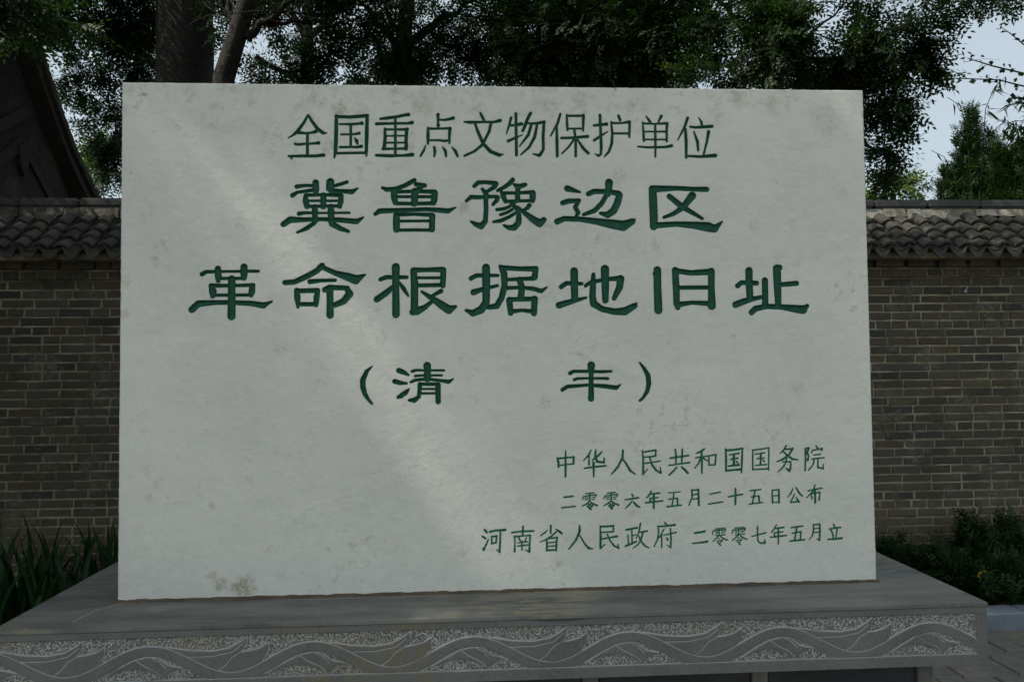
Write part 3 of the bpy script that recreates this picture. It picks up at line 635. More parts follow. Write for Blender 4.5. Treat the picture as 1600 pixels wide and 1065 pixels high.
(7,'S','二',(0,0),"195,275,34 385,245,36;155,475,24 300,458,30 435,440,40"),
(7,'S','零',(0,0),LING2),(7,'S','零',(375,-15),LING2),
(7,'S','七',(0,0),"1290,340,20 1420,305,24 1565,270,24;1400,150,26 1400,300,24 1405,420,24 1450,470,26 1540,465,36 1540,390,12"),
(7,'T','年',(0,0),"265,110,20 220,190,24 175,245,18;235,175,24 395,155,28;240,250,20 380,235,22;230,250,24 235,330,22;155,330,20 300,315,28 440,298,26;300,170,24 300,330,26 300,455,18"),
(7,'T','五',(0,0),"525,160,24 735,130,26;630,160,26 590,380,26;545,260,22 700,232,26;705,235,26 690,370,24;505,400,24 640,385,28 765,375,28"),
(7,'T','月',(0,0),"925,100,20 930,200,26 905,310,20 845,380,12;930,110,24 1040,95,26;1040,95,24 1042,240,28 1035,385,30;1035,390,20 990,360,18;935,180,16 1035,168,16;930,250,16 1035,235,20"),
(7,'T','立',(0,0),"1285,95,20 1310,150,30;1210,185,24 1320,165,26 1410,155,28;1235,195,20 1265,250,26 1285,345,24;1350,190,24 1325,345,20;1185,370,24 1300,365,28 1435,345,34"),
]
# strokes laid out on the slab itself: metres (u to the right, v up) from its lower left corner
def parse(gl):
    line, crop, ch, (sx, sy), txt = gl
    ox, oy, s = CROPS[crop]
    segs = []
    for st in txt.split(';'):
        P = []
        for tok in st.split():
            x, y, w = map(float, tok.split(','))
            p = at_y(ox + (x + sx) / s, oy + (y + sy) / s, SY)
            P.append((p[0] - SX0, p[2] - SZ0, w / s * SY / F * .5 * 1.10))
        for a, b2 in zip(P[:-1], P[1:]): segs.append(a + b2)
    return np.array(segs)
SEGS = [parse(g_) for g_ in GLYPHS]
_ph = RNG.random(12) * 6.28
def rough(u, v):
    return (.00030 * (np.sin(u * 900 + _ph[0] + 2 * np.sin(v * 500)) + np.sin(v * 1100 + _ph[1] + 2 * np.sin(u * 700)) + .8 * np.sin((u + v) * 1900 + _ph[2])))
def sdf(segs, U, V):
    d = np.full(U.shape, 1.0)
    for x1, y1, r1, x2, y2, r2 in segs:
        dx, dy = x2 - x1, y2 - y1
        L2 = dx * dx + dy * dy + 1e-12
        t = np.clip(((U - x1) * dx + (V - y1) * dy) / L2, 0, 1)
        d = np.minimum(d, np.hypot(U - x1 - t * dx, V - y1 - t * dy) - (r1 + (r2 - r1) * t))
    return d + rough(U, V)
def depth(d):
    return np.clip(-d * 1.15, 0, .0068)
def bounds(segs, m=.004):
    x = np.concatenate([segs[:, 0], segs[:, 3]]); y = np.concatenate([segs[:, 1], segs[:, 4]]); r = max(segs[:, 2].max(), segs[:, 5].max()) + m
    return x.min() - r, x.max() + r, y.min() - r, y.max() + r

SLAB = None
def build_slab():
    H = SZ1 - SZ0; T = .22; e = .005
    V, Q = [], []
    def v(p): V.append(p); return len(V) - 1
    # bands
    rows = []
    for ln in range(1, 8):
        bb = [bounds(s) for s, g_ in zip(SEGS, GLYPHS) if g_[0] == ln]
        rows.append([min(b2[0] for b2 in bb), max(b2[1] for b2 in bb), min(b2[2] for b2 in bb), max(b2[3] for b2 in bb), ln])
    rows.sort(key=lambda r: -r[3])
    for a, b2 in zip(rows[:-1], rows[1:]):
        if b2[3] > a[2]:                      # neighbouring lines touch: meet halfway
            m = (b2[3] + a[2]) / 2; a[2] = m; b2[3] = m
    arrV = []; arrF = []; base = 0
    def quad(u0, u1, v0, v1):
        nonlocal base
        if u1 - u0 < 1e-6 or v1 - v0 < 1e-6: return
        arrV.append(np.array([(u0, 0, v0), (u1, 0, v0), (u1, 0, v1), (u0, 0, v1)])); arrF.append(np.array([(0, 1, 2, 3)]) + base); base += 4
    top = H - e
    for u0, u1, v0, v1, ln in rows:
        v1 = min(v1, top)
        quad(e, SW - e, v1, top)
        st = .0021 if ln < 5 else .0016
        nu, nv = int((u1 - u0) / st) + 1, int((v1 - v0) / st) + 1
        us, vs = np.linspace(u0, u1, nu), np.linspace(v0, v1, nv)
        U, W = np.meshgrid(us, vs); D = np.full(U.shape, 1.0)
        for s, g_ in zip(SEGS, GLYPHS):
            b = bounds(s)
            i0, i1 = np.searchsorted(us, b[0]), np.searchsorted(us, b[1]); j0, j1 = np.searchsorted(vs, b[2]), np.searchsorted(vs, b[3])
            if i1 > i0 and j1 > j0:
                sl = (slice(j0, j1), slice(i0, i1)); D[sl] = np.minimum(D[sl], sdf(s, U[sl], W[sl]))
        D[0, :] = D[-1, :] = 1; D[:, 0] = D[:, -1] = 1
        dep = np.where(D < 0, depth(D) + .0012, 0)
        arrV.append(np.stack([U, dep, W], -1).reshape(-1, 3))
        i = np.arange((nv - 1) * nu).reshape(nv - 1, nu)[:, :-1].ravel()
        arrF.append(np.stack([i, i + 1, i + nu + 1, i + nu], 1) + base); base += nu * nv
        quad(e, u0, v0, v1); quad(u1, SW - e, v0, v1)
        top = v0
    quad(e, SW - e, e, top)
    # edges: slightly uneven rounded arris, then sides and back
    n = 160
    rr = np.random.default_rng(9)
    def ring(off, y, jit):
        pts = []
        c = [(off, off), (SW - off, off), (SW - off, H - off), (off, H - off)]
        for k in range(4):
            a, b2 = np.array(c[k]), np.array(c[(k + 1) % 4])
            for t in range(n):
                p = a + (b2 - a) * t / n; j = rr.normal(0, jit, 2); pts.append((p[0] + j[0], y + abs(rr.normal(0, jit)) * .5, p[1] + j[1]))
        return np.array(pts)
    R = [ring(e, 0, 0), ring(.0016, .0016, .0004), ring(0, .006, .0004), ring(0, T, 0)]
    for r in R: arrV.append(r)
    N4 = 4 * n; k = np.arange(N4); k2 = (k + 1) % N4
    for a in range(3):
        o1, o2 = base + a * N4, base + (a + 1) * N4
        arrF.append(np.stack([o1 + k, o2 + k, o2 + k2, o1 + k2], 1)[:, ::-1])
    base += 4 * N4
    arrV.append(np.array([(0, T, 0), (SW, T, 0), (SW, T, H), (0, T, H)])); arrF.append(np.array([(0, 3, 2, 1)]) + base)
    Vv = np.vstack(arrV) + np.array([SX0, SY, SZ0])
    me = npmesh("stone_slab", Vv, np.vstack(arrF), MARBLE)
    return link("stone_slab", me)
SLAB = tag(build_slab(), "large white marble slab carved with green Chinese characters standing on the grey plinth", "monument")

def build_glyph(segs, fine):
    st = .0016 if not fine else .00105
    b = bounds(segs, .002)
    us = np.arange(b[0], b[1], st); vs = np.arange(b[2], b[3], st)
    U, W = np.meshgrid(us, vs); D = sdf(segs, U, W)
    nu, nv = len(us), len(vs)
    ins = D < 0
    verts = []; faces = []
    vid = {}
    Y = depth(D) - .0003
    def corner(j, i):
        k = (j, i)
        if k not in vid:
            vid[k] = len(verts); verts.append((U[j, i] + SX0, SY + Y[j, i], W[j, i] + SZ0))
        return vid[k]
    def edge(j, i, j2, i2):
        k = (j, i, j2, i2) if (j, i) < (j2, i2) else (j2, i2, j, i)
        if k not in vid:
            a, b2 = D[k[0], k[1]], D[k[2], k[3]]; t = a / (a - b2)
            u = U[k[0], k[1]] * (1 - t) + U[k[2], k[3]] * t; w = W[k[0], k[1]] * (1 - t) + W[k[2], k[3]] * t
            vid[k] = len(verts); verts.append((u + SX0, SY - .0003, w + SZ0))
        return vid[k]
    cnt = ins[:-1, :-1].astype(int) + ins[1:, :-1] + ins[:-1, 1:] + ins[1:, 1:]
    for j, i in zip(*np.nonzero(cnt)):
        cs = [(j, i), (j, i + 1), (j + 1, i + 1), (j + 1, i)]
        if cnt[j, i] == 4:
            faces.append([corner(*c) for c in cs]); continue
        f = []
        for k in range(4):
            a, b2 = cs[k], cs[(k + 1) % 4]
            if ins[a]: f.append(corner(*a))
            if ins[a] != ins[b2]: f.append(edge(*a, *b2))
        if len(f) >= 3: faces.append(f)
    me = bpy.data.meshes.new("carved_character"); me.from_pydata(verts, [], faces)
    me.polygons.foreach_set('use_smooth', [True] * len(me.polygons))
    me.materials.append(PAINT_S if fine else PAINT); me.update()
    return me
for s, g_ in zip(SEGS, GLYPHS):
    nm = "carved_bracket" if g_[2] in '（）' else "carved_character"
    o = link(nm, build_glyph(s, g_[0] >= 5), None, SLAB)
    where = {1: "top line", 2: "second line", 3: "third line", 4: "fourth line", 5: "first small line", 6: "small date line", 7: "bottom small line"}[g_[0]]
    o['label'] = ("green carved bracket %s in the %s" if nm == "carved_bracket" else "green carved character %s in the %s") % (g_[2], where)

# ------------------------------------------------------------------ courtyard wall
WALL = tag(empty("courtyard_wall", (0, WY, 0)), "old grey brick courtyard wall with a tiled coping running behind the monument", "wall")
WALL.location = (0, 0, 0)
WX0, WX1, WT = -7.0, 7.0, .37
BH, MH = .0515, .0115                      # brick height, joint
CH = BH + MH
ZT = at_y(1480, 433, WY)[2]                # top of the plain brickwork
def visible(x, z, y=WY, m=16):
    px, py = project((x, y, z))
    return ((-m < px < 186 + m) or (1352 - m < px < 1600 + m)) and py < 1000
box("wall_core", WX0, WX1, WY + .0042, WY + WT - .006, -.05, ZT + .14, MORTAR, WALL)
def brick_mesh(L, seed, H=BH, Dp=.06):
    r = random.Random(seed)
    c = .004
    ys = [0, .0045]
    V = []
    j = lambda a: r.uniform(-a, a)
    # front chamfered box with ragged arris
    for (x, z) in ((0, 0), (L * .35, 0), (L * .7, 0), (L, 0), (L, H), (L * .62, H), (L * .3, H), (0, H)):
        cx = c if x == 0 else (-c if x == L else 0); cz = c if z == 0 else -c
        V.append((x + cx + j(.005), j(.0018), z + cz + j(.0042)))
    for (x, z) in ((0, 0), (L * .35, 0), (L * .7, 0), (L, 0), (L, H), (L * .62, H), (L * .3, H), (0, H)):
        V.append((x + j(.0025), c + .002, z + j(.0022)))
    for (x, z) in ((0, 0), (L, 0), (L, H), (0, H)): V.append((x, Dp, z))
    F_ = [(0, 1, 6, 7), (1, 2, 5, 6), (2, 3, 4, 5)]
    for k in range(8):
        k2 = (k + 1) % 8; F_.append((k, k + 8, k2 + 8, k2))
    F_ += [(8, 16, 17, 11, 10, 9), (11, 17, 18, 12), (12, 18, 19, 15, 14, 13), (15, 19, 16, 8)]
    return V, F_
STR = [pydata("brick", *brick_mesh(.2165, k), BRICK) for k in range(8)]
HDR = [pydata("brick", *brick_mesh(.108, 40 + k), BRICK) for k in range(6)]
brick_rest = MB()
nbr = 0
BR = random.Random(3)
def lay(x, z, L, y, lst, seed, force_rest=False):
    global nbr
    if visible(x + L / 2, z + BH / 2, y) and nbr < 298 and not force_rest and z > .38:
        o = link("brick", lst[BR.randrange(len(lst))], None, WALL, (x, y + BR.uniform(-.003, .0012), z + BR.uniform(-.001, .001)))
        o.rotation_euler = (BR.uniform(-.008, .008), BR.uniform(-.006, .006), BR.uniform(-.004, .004)); nbr += 1
    else:
        v, f = brick_mesh(L, seed); dy = BR.uniform(-.003, .0012)
        brick_rest.add([(p[0] + x, p[1] + y + dy, p[2] + z) for p in v], f)
course = 0
z = ZT - CH
while z > -.05:
    hd = course in (5, 17, 26)
    L = .108 if hd else .2165
    x = WX0 + (BR.uniform(-.02, .02) + (0 if course % 2 else (L + .009) / 2)) - .2
    k = 0
    while x < WX1 + .2:
        l = L
        lst = HDR if hd else STR
        if not hd and BR.random() < .09: l = .108; lst = HDR
        if x > WX0 and x + l < WX1: lay(x, z, l, WY, lst, k + course * 7)
        x += l + BR.uniform(.007, .015); k += 1
    z -= CH; course += 1
# two corbel courses under the eave; the upper one with every second brick set back
cz = ZT + .004
x = WX0; k = 0
while x < WX1:
    lay(x, cz, .108, WY - .045, HDR, k); x += .118; k += 1
x = WX0 + .05; cz2 = cz + CH + .002
while x < WX1:
    lay(x, cz2, .108, WY - (.10 if k % 2 else .075), HDR, k); x += .118; k += 1
tag(link("brickwork", brick_rest.mesh("brickwork", BRICK), None, WALL), kind='stuff')
box("eave_backing", WX0, WX1, WY - .040, WY + .01, ZT + .002, ZT + CH * 2 + .006, MORTAR, WALL)
# tiled coping
EY, EZ = WY - .25, ZT + CH * 2 + .040       # eave line
RY = WY + WT / 2 - .02
RZ0 = at_y(1480, 340, RY - .06)[2]
slope = Vector((0, RY - .04 - EY, RZ0 - EZ)); SL = slope.length; sd = slope.normalized(); sn = Vector((0, -sd.z, sd.y))
v, f = [], []
bd = .028
for xx in (WX0, WX1):
    v += [(xx, EY + .05, EZ - .01), (xx, RY, RZ0 + .0), (xx, WY + WT + .2, EZ - .01), (xx, WY + WT + .2, EZ - .05), (xx, EY + .05, EZ - .05)]
f = [(0, 5, 6, 1), (1, 6, 7, 2), (2, 7, 8, 3), (3, 8, 9, 4), (4, 9, 5, 0), (0, 1, 2, 3, 4), (9, 8, 7, 6, 5)]
link("coping_bed", pydata("coping_bed", v, f, MORTAR), None, WALL)
TP = .1385; NR = 4
def arc_tile(w, rise, L, th, up, taper=.9, n=7):
    """plate curved across x, length along local y; up=+1 arches, -1 dips"""
    V = []
    for j, yy in enumerate((0, L)):
        ww = w * (1 if j == 0 else taper)
        for lay_ in (0, 1):
            for i in range(n):
                t = -1 + 2 * i / (n - 1)
                zz = up * rise * (1 - t * t) - (th if lay_ else 0)
                V.append((t * ww / 2, yy, zz))
    F_ = []
    a, b, c, d = 0, n, 2 * n, 3 * n
    for i in range(n - 1):
        F_ += [(a + i, a + i + 1, c + i + 1, c + i), (b + i + 1, b + i, d + i, d + i + 1), (a + i + 1, a + i, b + i, b + i + 1), (c + i, c + i + 1, d + i + 1, d + i)]
    F_ += [(a, c, d, b), (a + n - 1, b + n - 1, d + n - 1, c + n - 1)]
    return V, F_
PANV, PANF = arc_tile(.140, .036, .17, .017, -1)
COVV, COVF = arc_tile(.100, .027, .16, .017, 1, .8)
def drip():
    n = 9; V, F_ = [], []
    for lay_ in (0, .012):
        for i in range(n):
            t = -1 + 2 * i / (n - 1); ztop = -.034 * (1 - t * t)
            V += [(t * .064, lay_, ztop), (t * .060, lay_ - .006, ztop - .038 * (1 - abs(t) ** 2.4) - .004)]
    m = 2 * n
    for i in range(n - 1):
        a = i * 2
        F_ += [(a, a + 1, a + 3, a + 2), (m + a, m + a + 2, m + a + 3, m + a + 1), (a + 1, m + a + 1, m + a + 3, a + 3)]
    return V, F_
DRV, DRF = drip()
pan_me, cov_me, drip_me = (pydata("pan_tile", PANV, PANF, TILE), pydata("cover_tile", COVV, COVF, TILE), pydata("drip_tile", DRV, DRF, TILE))
ang = math.atan2(sd.z, sd.y)
tile_rest = MB()
TR = random.Random(8)
def put_tile(me, V, F_, name, x, s, h, tilt=0.0, upright=False):
    base = Vector((x, EY, EZ)) + sd * s + sn * h
    rot = (0 if upright else ang - tilt) + TR.uniform(-.07, .07)
    rz = TR.uniform(-.09, .09); ry = TR.uniform(-.09, .09)
    mt = Matrix.Translation(base) @ Matrix.Rotation(rz, 4, 'Z') @ Matrix.Rotation(rot, 4, 'X') @ Matrix.Rotation(ry, 4, 'Y')
    if visible(x, base.z, base.y, 30):
        o = link(name, me, None, WALL); o.matrix_local = mt
    else:
        tile_rest.add([tuple(mt @ Vector(p)) for p in V], F_)
x = WX0 + .07
while x < WX1 - .05:
    for r in range(NR):
        s = r * (SL - .05) / NR
        lift = TR.uniform(0, .006)
        put_tile(pan_me, PANV, PANF, "pan_tile", x + TR.uniform(-.003, .003), s - .01 + TR.uniform(-.008, .008), .040 + lift, .20)
        put_tile(cov_me, COVV, COVF, "cover_tile", x + TP / 2 + TR.uniform(-.006, .006), s + .0 + TR.uniform(-.014, .014), .040 + lift, .20)
    put_tile(drip_me, DRV, DRF, "drip_tile", x, -.016, .036, upright=True)
    x += TP
tag(link("roof_tile_field", tile_rest.mesh("roof_tile_field", TILE), None, WALL), kind='stuff')
# back slope, plain
v = []
for i in range(int((WX1 - WX0) / .0175)):
    xx = WX0 + i * .0175; zz = .02 * math.sin(i * 2 * math.pi / 8)
    v += [(xx, RY + .02, RZ0 + .02 + zz), (xx, WY + WT + .24, EZ + .02 + zz)]
f = [(i * 2, i * 2 + 2, i * 2 + 3, i * 2 + 1) for i in range(len(v) // 2 - 1)]
link("rear_tile_slope", pydata("rear_tile_slope", v, f, TILE), None, WALL)
# plaster fillet under the ridge, in cracked patches
pz1 = at_y(1480, 326, RY - .05)[2]
box("ridge_core", WX0, WX1, RY - .045, RY + .06, RZ0 - .06, pz1, MORTAR, WALL)
x = WX0
while x < WX1:
    L = TR.uniform(.07, .2)
    n_ = 3; hh = pz1 - .003; lo = RZ0 - TR.uniform(-.012, .03)
    y0 = RY - .052 - TR.uniform(0, .012)
    V = [(x + .003, y0 - .02, lo), (x + L - .004, y0 - .02, lo + TR.uniform(-.01, .015)), (x + L - .004 + TR.uniform(-.012, .012), y0, hh), (x + .003 + TR.uniform(-.012, .01), y0, hh - TR.uniform(0, .008))]
    V += [(p[0], RY - .02, p[2]) for p in V]
    if TR.random() < .86 and visible(x, pz1, RY):
        link("plaster_patch", pydata("plaster_patch", V, [(0, 1, 2, 3), (0, 4, 5, 1), (1, 5, 6, 2), (2, 6, 7, 3), (3, 7, 4, 0)], PLASTER_SHADED if x < 0 else PLASTER), None, WALL)
    x += L
# ridge stones
rz1 = at_y(1480, 312, RY - .05)[2]
x = WX0
while x < WX1:
    L = .42
    o = box("ridge_tile", .003, L - .003, -.065, .085, 0, rz1 - pz1 - .003, RIDGE, WALL, .014, 3)
    o.location = (x, RY + TR.uniform(-.004, .004), pz1 + .003 + TR.uniform(-.003, .003)); o.rotation_euler = (0, TR.uniform(-.008, .008), 0); x += L
# a pale nail head with a rag of plaster in a joint
p = at_y(1508, 452, WY - .012)
hk = MB(); v, f = tube([(p[0], WY + .01, p[2]), (p[0], WY - .03, p[2] + .004), (p[0] + .002, WY - .034, p[2] + .022)], [.006, .006, .004], 8); hk.add(v, f)
v, f = box_arrays(p[0] - .008, p[0] + .012, WY - .016, WY - .004, p[2] - .024, p[2] - .004); hk.add(v, f)
tag(link("wall_hook", hk.mesh("wall_hook", mat_noise("pale_metal", (.45, .46, .46), (.3, .3, .3), 30))), "small pale hook fixed high in the brick wall right of the slab", "hook")

# ------------------------------------------------------------------ dark gabled building at the left
def gable_building():
    GX = at_y(152, 318, 9.9)[0]
    far = at_x(152, 318, GX); apex = at_x(38, 15, GX)
    ya, za, yf, zf = apex[1], apex[2], far[1], far[2]
    yn = 2 * ya - yf
    root = tag(empty("gabled_building", (GX, ya, 0)), "dark old gabled building with a tiled verge beyond the wall at far left", "building")
    root.location = (0, 0, 0)
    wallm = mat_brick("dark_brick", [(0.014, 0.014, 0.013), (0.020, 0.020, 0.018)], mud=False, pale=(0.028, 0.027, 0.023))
    W = 7.0
    wx = GX - .16
    # walls: pentagon prism
    P = [(yn + .25, 0), (yf - .25, 0), (yf - .25, zf - .15), (ya, za - .34), (yn + .25, zf - .15)]
    V = [(wx, y, z_) for y, z_ in P] + [(wx - W, y, z_) for y, z_ in P]
    F_ = [(0, 1, 2, 3, 4), (9, 8, 7, 6, 5)] + [(i, i + 5, (i + 1) % 5 + 5, (i + 1) % 5) for i in range(5)]
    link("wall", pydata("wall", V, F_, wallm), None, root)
    # concave roof slopes as thick plates with ribs
    def prof(side):
        ye = yf if side > 0 else yn
        pts = []
        for t in np.linspace(0, 1, 9):
            y = ya + (ye - ya) * t; z_ = za + (zf - za) * (t + .10 * math.sin(math.pi * t)); pts.append((y, z_))
        return pts
    for side in (1, -1):
        pr = prof(side); V = []; F_ = []
        for xx in (GX, GX - W - .3):
            for y, z_ in pr: V += [(xx, y, z_), (xx, y, z_ - .16)]
        n = len(pr); o = 2 * n
        for i in range(n - 1):
            a = 2 * i
            F_ += [(a, a + 1, a + 3, a + 2), (o + a, o + a + 2, o + a + 3, o + a + 1), (a, a + 2, o + a + 2, o + a), (a + 1, o + a + 1, o + a + 3, a + 3)]
        F_ += [(0, o, o + 1, 1), (2 * n - 2, 2 * n - 1, o + 2 * n - 1, o + 2 * n - 2)]
        r = link("roof", pydata("roof", V, F_, TILE), None, root)
        # rows of cover tiles running down the slope
        for q in range(18):
            xx = GX - .12 - q * .28
            v, f = tube([(xx, y, z_ + .02) for y, z_ in pr], [.065] * n, 6)
            link("tile_row", pydata("tile_row", v, f, TILE), None, root)
        # verge tiles, stepping down the gable edge
        m = 26
        for k in range(m):
            t = (k + .5) / m; i = t * (n - 1); i0 = int(i); fr = i - i0
            y = pr[i0][0] * (1 - fr) + pr[min(i0 + 1, n - 1)][0] * fr; z_ = pr[i0][1] * (1 - fr) + pr[min(i0 + 1, n - 1)][1] * fr
            L = math.hypot(yf - ya, zf - za) / m * 1.08
            V, F2 = box_arrays(-.05, .05, -L / 2, L / 2, -.04, .04)
            o_ = link("verge_tile", bpy.data.meshes.get("verge_tile") or pydata("verge_tile", V, F2, TILE), None, root, (GX, y, z_ + random.uniform(0, .02)))
            o_.rotation_euler = (math.atan2(pr[min(i0 + 1, n - 1)][1] - pr[i0][1], (pr[min(i0 + 1, n - 1)][0] - pr[i0][0])) * 1.0, 0, random.uniform(-.05, .05))
    # pale brick frame boards on the gable, with a pendant
    def board(name, a, b, w=.13, th=.03):
        a = Vector((0, a[1], a[2])); b = Vector((0, b[1], b[2])); d = (b - a).normalized(); nn = Vector((0, -d.z, d.y)) * w / 2
        V = []
        for xx in (wx + th, wx - .002):
            V += [(xx, *(a + nn)[1:]), (xx, *(b + nn)[1:]), (xx, *(b - nn)[1:]), (xx, *(a - nn)[1:])]
        link(name, pydata(name, V, [(0, 1, 2, 3), (0, 4, 5, 1), (1, 5, 6, 2), (2, 6, 7, 3), (3, 7, 4, 0)], WOOD), None, root)
    board("gable_board", at_x(-60, 225, wx), at_x(45, 172, wx))
    board("gable_board", at_x(-60, 300, wx), at_x(31, 222, wx))
    board("gable_board", at_x(31, 222, wx), at_x(78, 310, wx), .10)
    c = at_x(32, 235, wx)
    V = [(wx + .05, c[1] - .10, c[2] + .05), (wx + .05, c[1] + .10, c[2] + .05), (wx + .05, c[1] + .07, c[2] - .18), (wx + .05, c[1], c[2] - .30), (wx + .05, c[1] - .07, c[2] - .18)]
    V += [(wx, p[1], p[2]) for p in V]
    link("gable_pendant", pydata("gable_pendant", V, [(0, 1, 2, 3, 4)] + [(i, i + 5, (i + 1) % 5 + 5, (i + 1) % 5) for i in range(5)], WOOD), None, root)
    v, f = tube([(GX + .05, ya, za + .10), (GX - W * .5, ya, za + .02), (GX - W, ya, za + .10)], [.13, .12, .13], 8)
    link("ridge", pydata("ridge", v, f, TILE), None, root)
    v, f = tube([(GX + .1, ya, za + .1), (GX + .16, ya, za + .32), (GX + .06, ya, za + .55)], [.10, .09, .02], 8)
    link("ridge_ornament", pydata("ridge_ornament", v, f, PLASTER), None, root)
gable_building()

# ------------------------------------------------------------------ foliage
def twig_template(n_pairs=5, L=.20, ll=.045, lw=.019, fan=False):
    """leaflets along a rachis: (leaflets, 4, 3)"""
    out = []
    for k in range(n_pairs * 2 + 1):
        if k == n_pairs * 2: y, sdn, an = L, 0, 0
        else: y = L * (k // 2 + .7) / (n_pairs + .7); sdn = 1 if k % 2 else -1; an = 1.05
        d = np.array([math.sin(an) * sdn, math.cos(an), -.15]); d /= np.linalg.norm(d)
        w = np.array([d[1], -d[0], .25 * sdn]); w /= np.linalg.norm(w)
        b = np.array([0, y, 0.0])
        out.append([b, b + d * ll * .45 + w * lw / 2 + (0, 0, .003), b + d * ll, b + d * ll * .45 - w * lw / 2 + (0, 0, .003)])
    return np.array(out)
def rand_rot(rng, n, droop=.0, dirs=None):
    """random orthonormal frames, y axis = direction of twig"""
    if dirs is None:
        d = rng.normal(size=(n, 3))
    else:
        d = dirs + rng.normal(size=(n, 3)) * .55
    d[:, 2] -= droop
    d /= np.linalg.norm(d, axis=1)[:, None]
    a = rng.normal(size=(n, 3)) * .5 + np.array([0, 0, 1.0])
    x = np.cross(d, a); x /= np.linalg.norm(x, axis=1)[:, None] + 1e-9
    z = np.cross(x, d)
    return np.stack([x, d, z], -1)        # columns
def twigs_mesh(name, pos, frames, tpl, mat, rng, scale=(.75, 1.25), tone=None):
    n = len(pos); k = tpl.shape[0]
    T = tpl.reshape(-1, 3)
    s = rng.uniform(scale[0], scale[1], n)
    V = np.einsum('nij,mj->nmi', frames, T) * s[:, None, None] + pos[:, None, :]
    V = V + rng.normal(0, .004, V.shape) * 0
    lj = rng.normal(0, .006, (n, k, 1, 3)); V = (V.reshape(n, k, 4, 3) + lj).reshape(-1, 3)
    Fq = np.arange(n * k * 4).reshape(-1, 4)
    tw = rng.random(n) if tone is None else tone
    tn = np.clip(np.repeat(tw, k) * .7 + rng.random(n * k) * .3, 0, 1)
    return npmesh(name, V, Fq, mat, False, {'tone': ('FACE', tn)})
def blob_points(rng, blobs):
    """blobs: (centre, radii, n) -> points clumped inside ellipsoids, and outward dirs"""
    P, D = [], []
    for c, r, n in blobs:
        c = np.array(c, float); r = np.array(r if hasattr(r, '__len__') else (r, r, r), float)
        nc = max(3, n // 26)
        u = rng.normal(size=(nc, 3)); u /= np.linalg.norm(u, axis=1)[:, None]
        cc = u * (rng.random((nc, 1)) ** .45)
        idx = rng.integers(0, nc, n)
        q = cc[idx] * r + rng.normal(size=(n, 3)) * (.16 + .10 * rng.random((nc, 1))[idx]) * (np.minimum(r, 1.0))
        P.append(q + c); D.append(q / np.linalg.norm(q, axis=1)[:, None])
    return np.vstack(P), np.vstack(D)
TWIG = twig_template()
TWIG_S = twig_template(4, .15, .05, .022)
def limb_pts(a, b, bend=.12, n=6, rng=random):
    a, b = Vector(a), Vector(b); L = (b - a).length
    o = []
    for i in range(n + 1):
        t = i / n; p = a.lerp(b, t)
        k = math.sin(math.pi * t)
        o.append(p + Vector((rng.uniform(-1, 1), rng.uniform(-1, 1), rng.uniform(-.3, 1))) * L * bend * .35 * k)
    return o
def tree(label, trunk, radii, limbs, blobs, mat=None, tpl=None, seed=1, group=None, name="broadleaf_tree", cat="tree", droop=.35, scale=(.95, 1.5), thin_limbs=True, thin_out=None):
    rng = np.random.default_rng(seed); rnd = random.Random(seed)
    base = Vector(trunk[0])
    root = tag(empty(name, base), label, cat, group)
    L = lambda P: [Vector(p) - base for p in P]
    tp = []; tr = []
    for i in range(len(trunk) - 1):
        for t in (0, .33, .66):
            tp.append(Vector(trunk[i]).lerp(Vector(trunk[i + 1]), t)); tr.append(radii[i] * (1 - t) + radii[i + 1] * t)
    tp.append(Vector(trunk[-1])); tr.append(radii[-1])
    v, f = tube(L(tp), tr, 14, .06)
    link("trunk", pydata("trunk", v, f, BARK, True), None, root)
    for a, b, r in limbs:
        pts = limb_pts(a, b, .2, 7, rnd)
        v, f = tube(L(pts), [r * (1 - .75 * i / 7) for i in range(8)], 8, .08)
        lo = link("limb", pydata("limb", v, f, BARK, True), None, root)
        if thin_limbs:
            m = MB()
            for q in range(7):
                s = pts[rnd.randrange(2, 8)]; e = s + Vector((rnd.uniform(-1, 1), rnd.uniform(-1, 1), rnd.uniform(-.6, .9))) * .8
                v, f = tube(L(limb_pts(s, e, .4, 4, rnd)), [r * .22, r * .18, r * .13, r * .08, r * .04], 5); m.add(v, f)
            link("branch", m.mesh("branch", BARK), None, lo)
    pos, dr = blob_points(rng, blobs)
    if thin_out is not None:
        keep = thin_out(pos, rng); pos, dr = pos[keep], dr[keep]
    fr = rand_rot(rng, len(pos), droop, dr)
    tone = .5 + .5 * np.sin(pos[:, 0] * 2.3 + seed) * np.sin(pos[:, 1] * 2.9) * .8 + rng.normal(0, .15, len(pos))
    me = twigs_mesh("crown", pos - np.array(base), fr, TWIG if tpl is None else tpl, mat or LEAFD, rng, scale, np.clip(tone, 0, 1))
    link("crown", me, None, root)
    return root
def W_(px, py, Y): return tuple(at_y(px, py, Y))
def B_(px, py, Y, rx, rz, n, ry=None):
    s = Y / F
    return (W_(px, py, Y), (rx * s, ry if ry else max(rx, rz) * s * .8, rz * s), n)
G1 = "dark broadleaf trees beyond the courtyard wall"
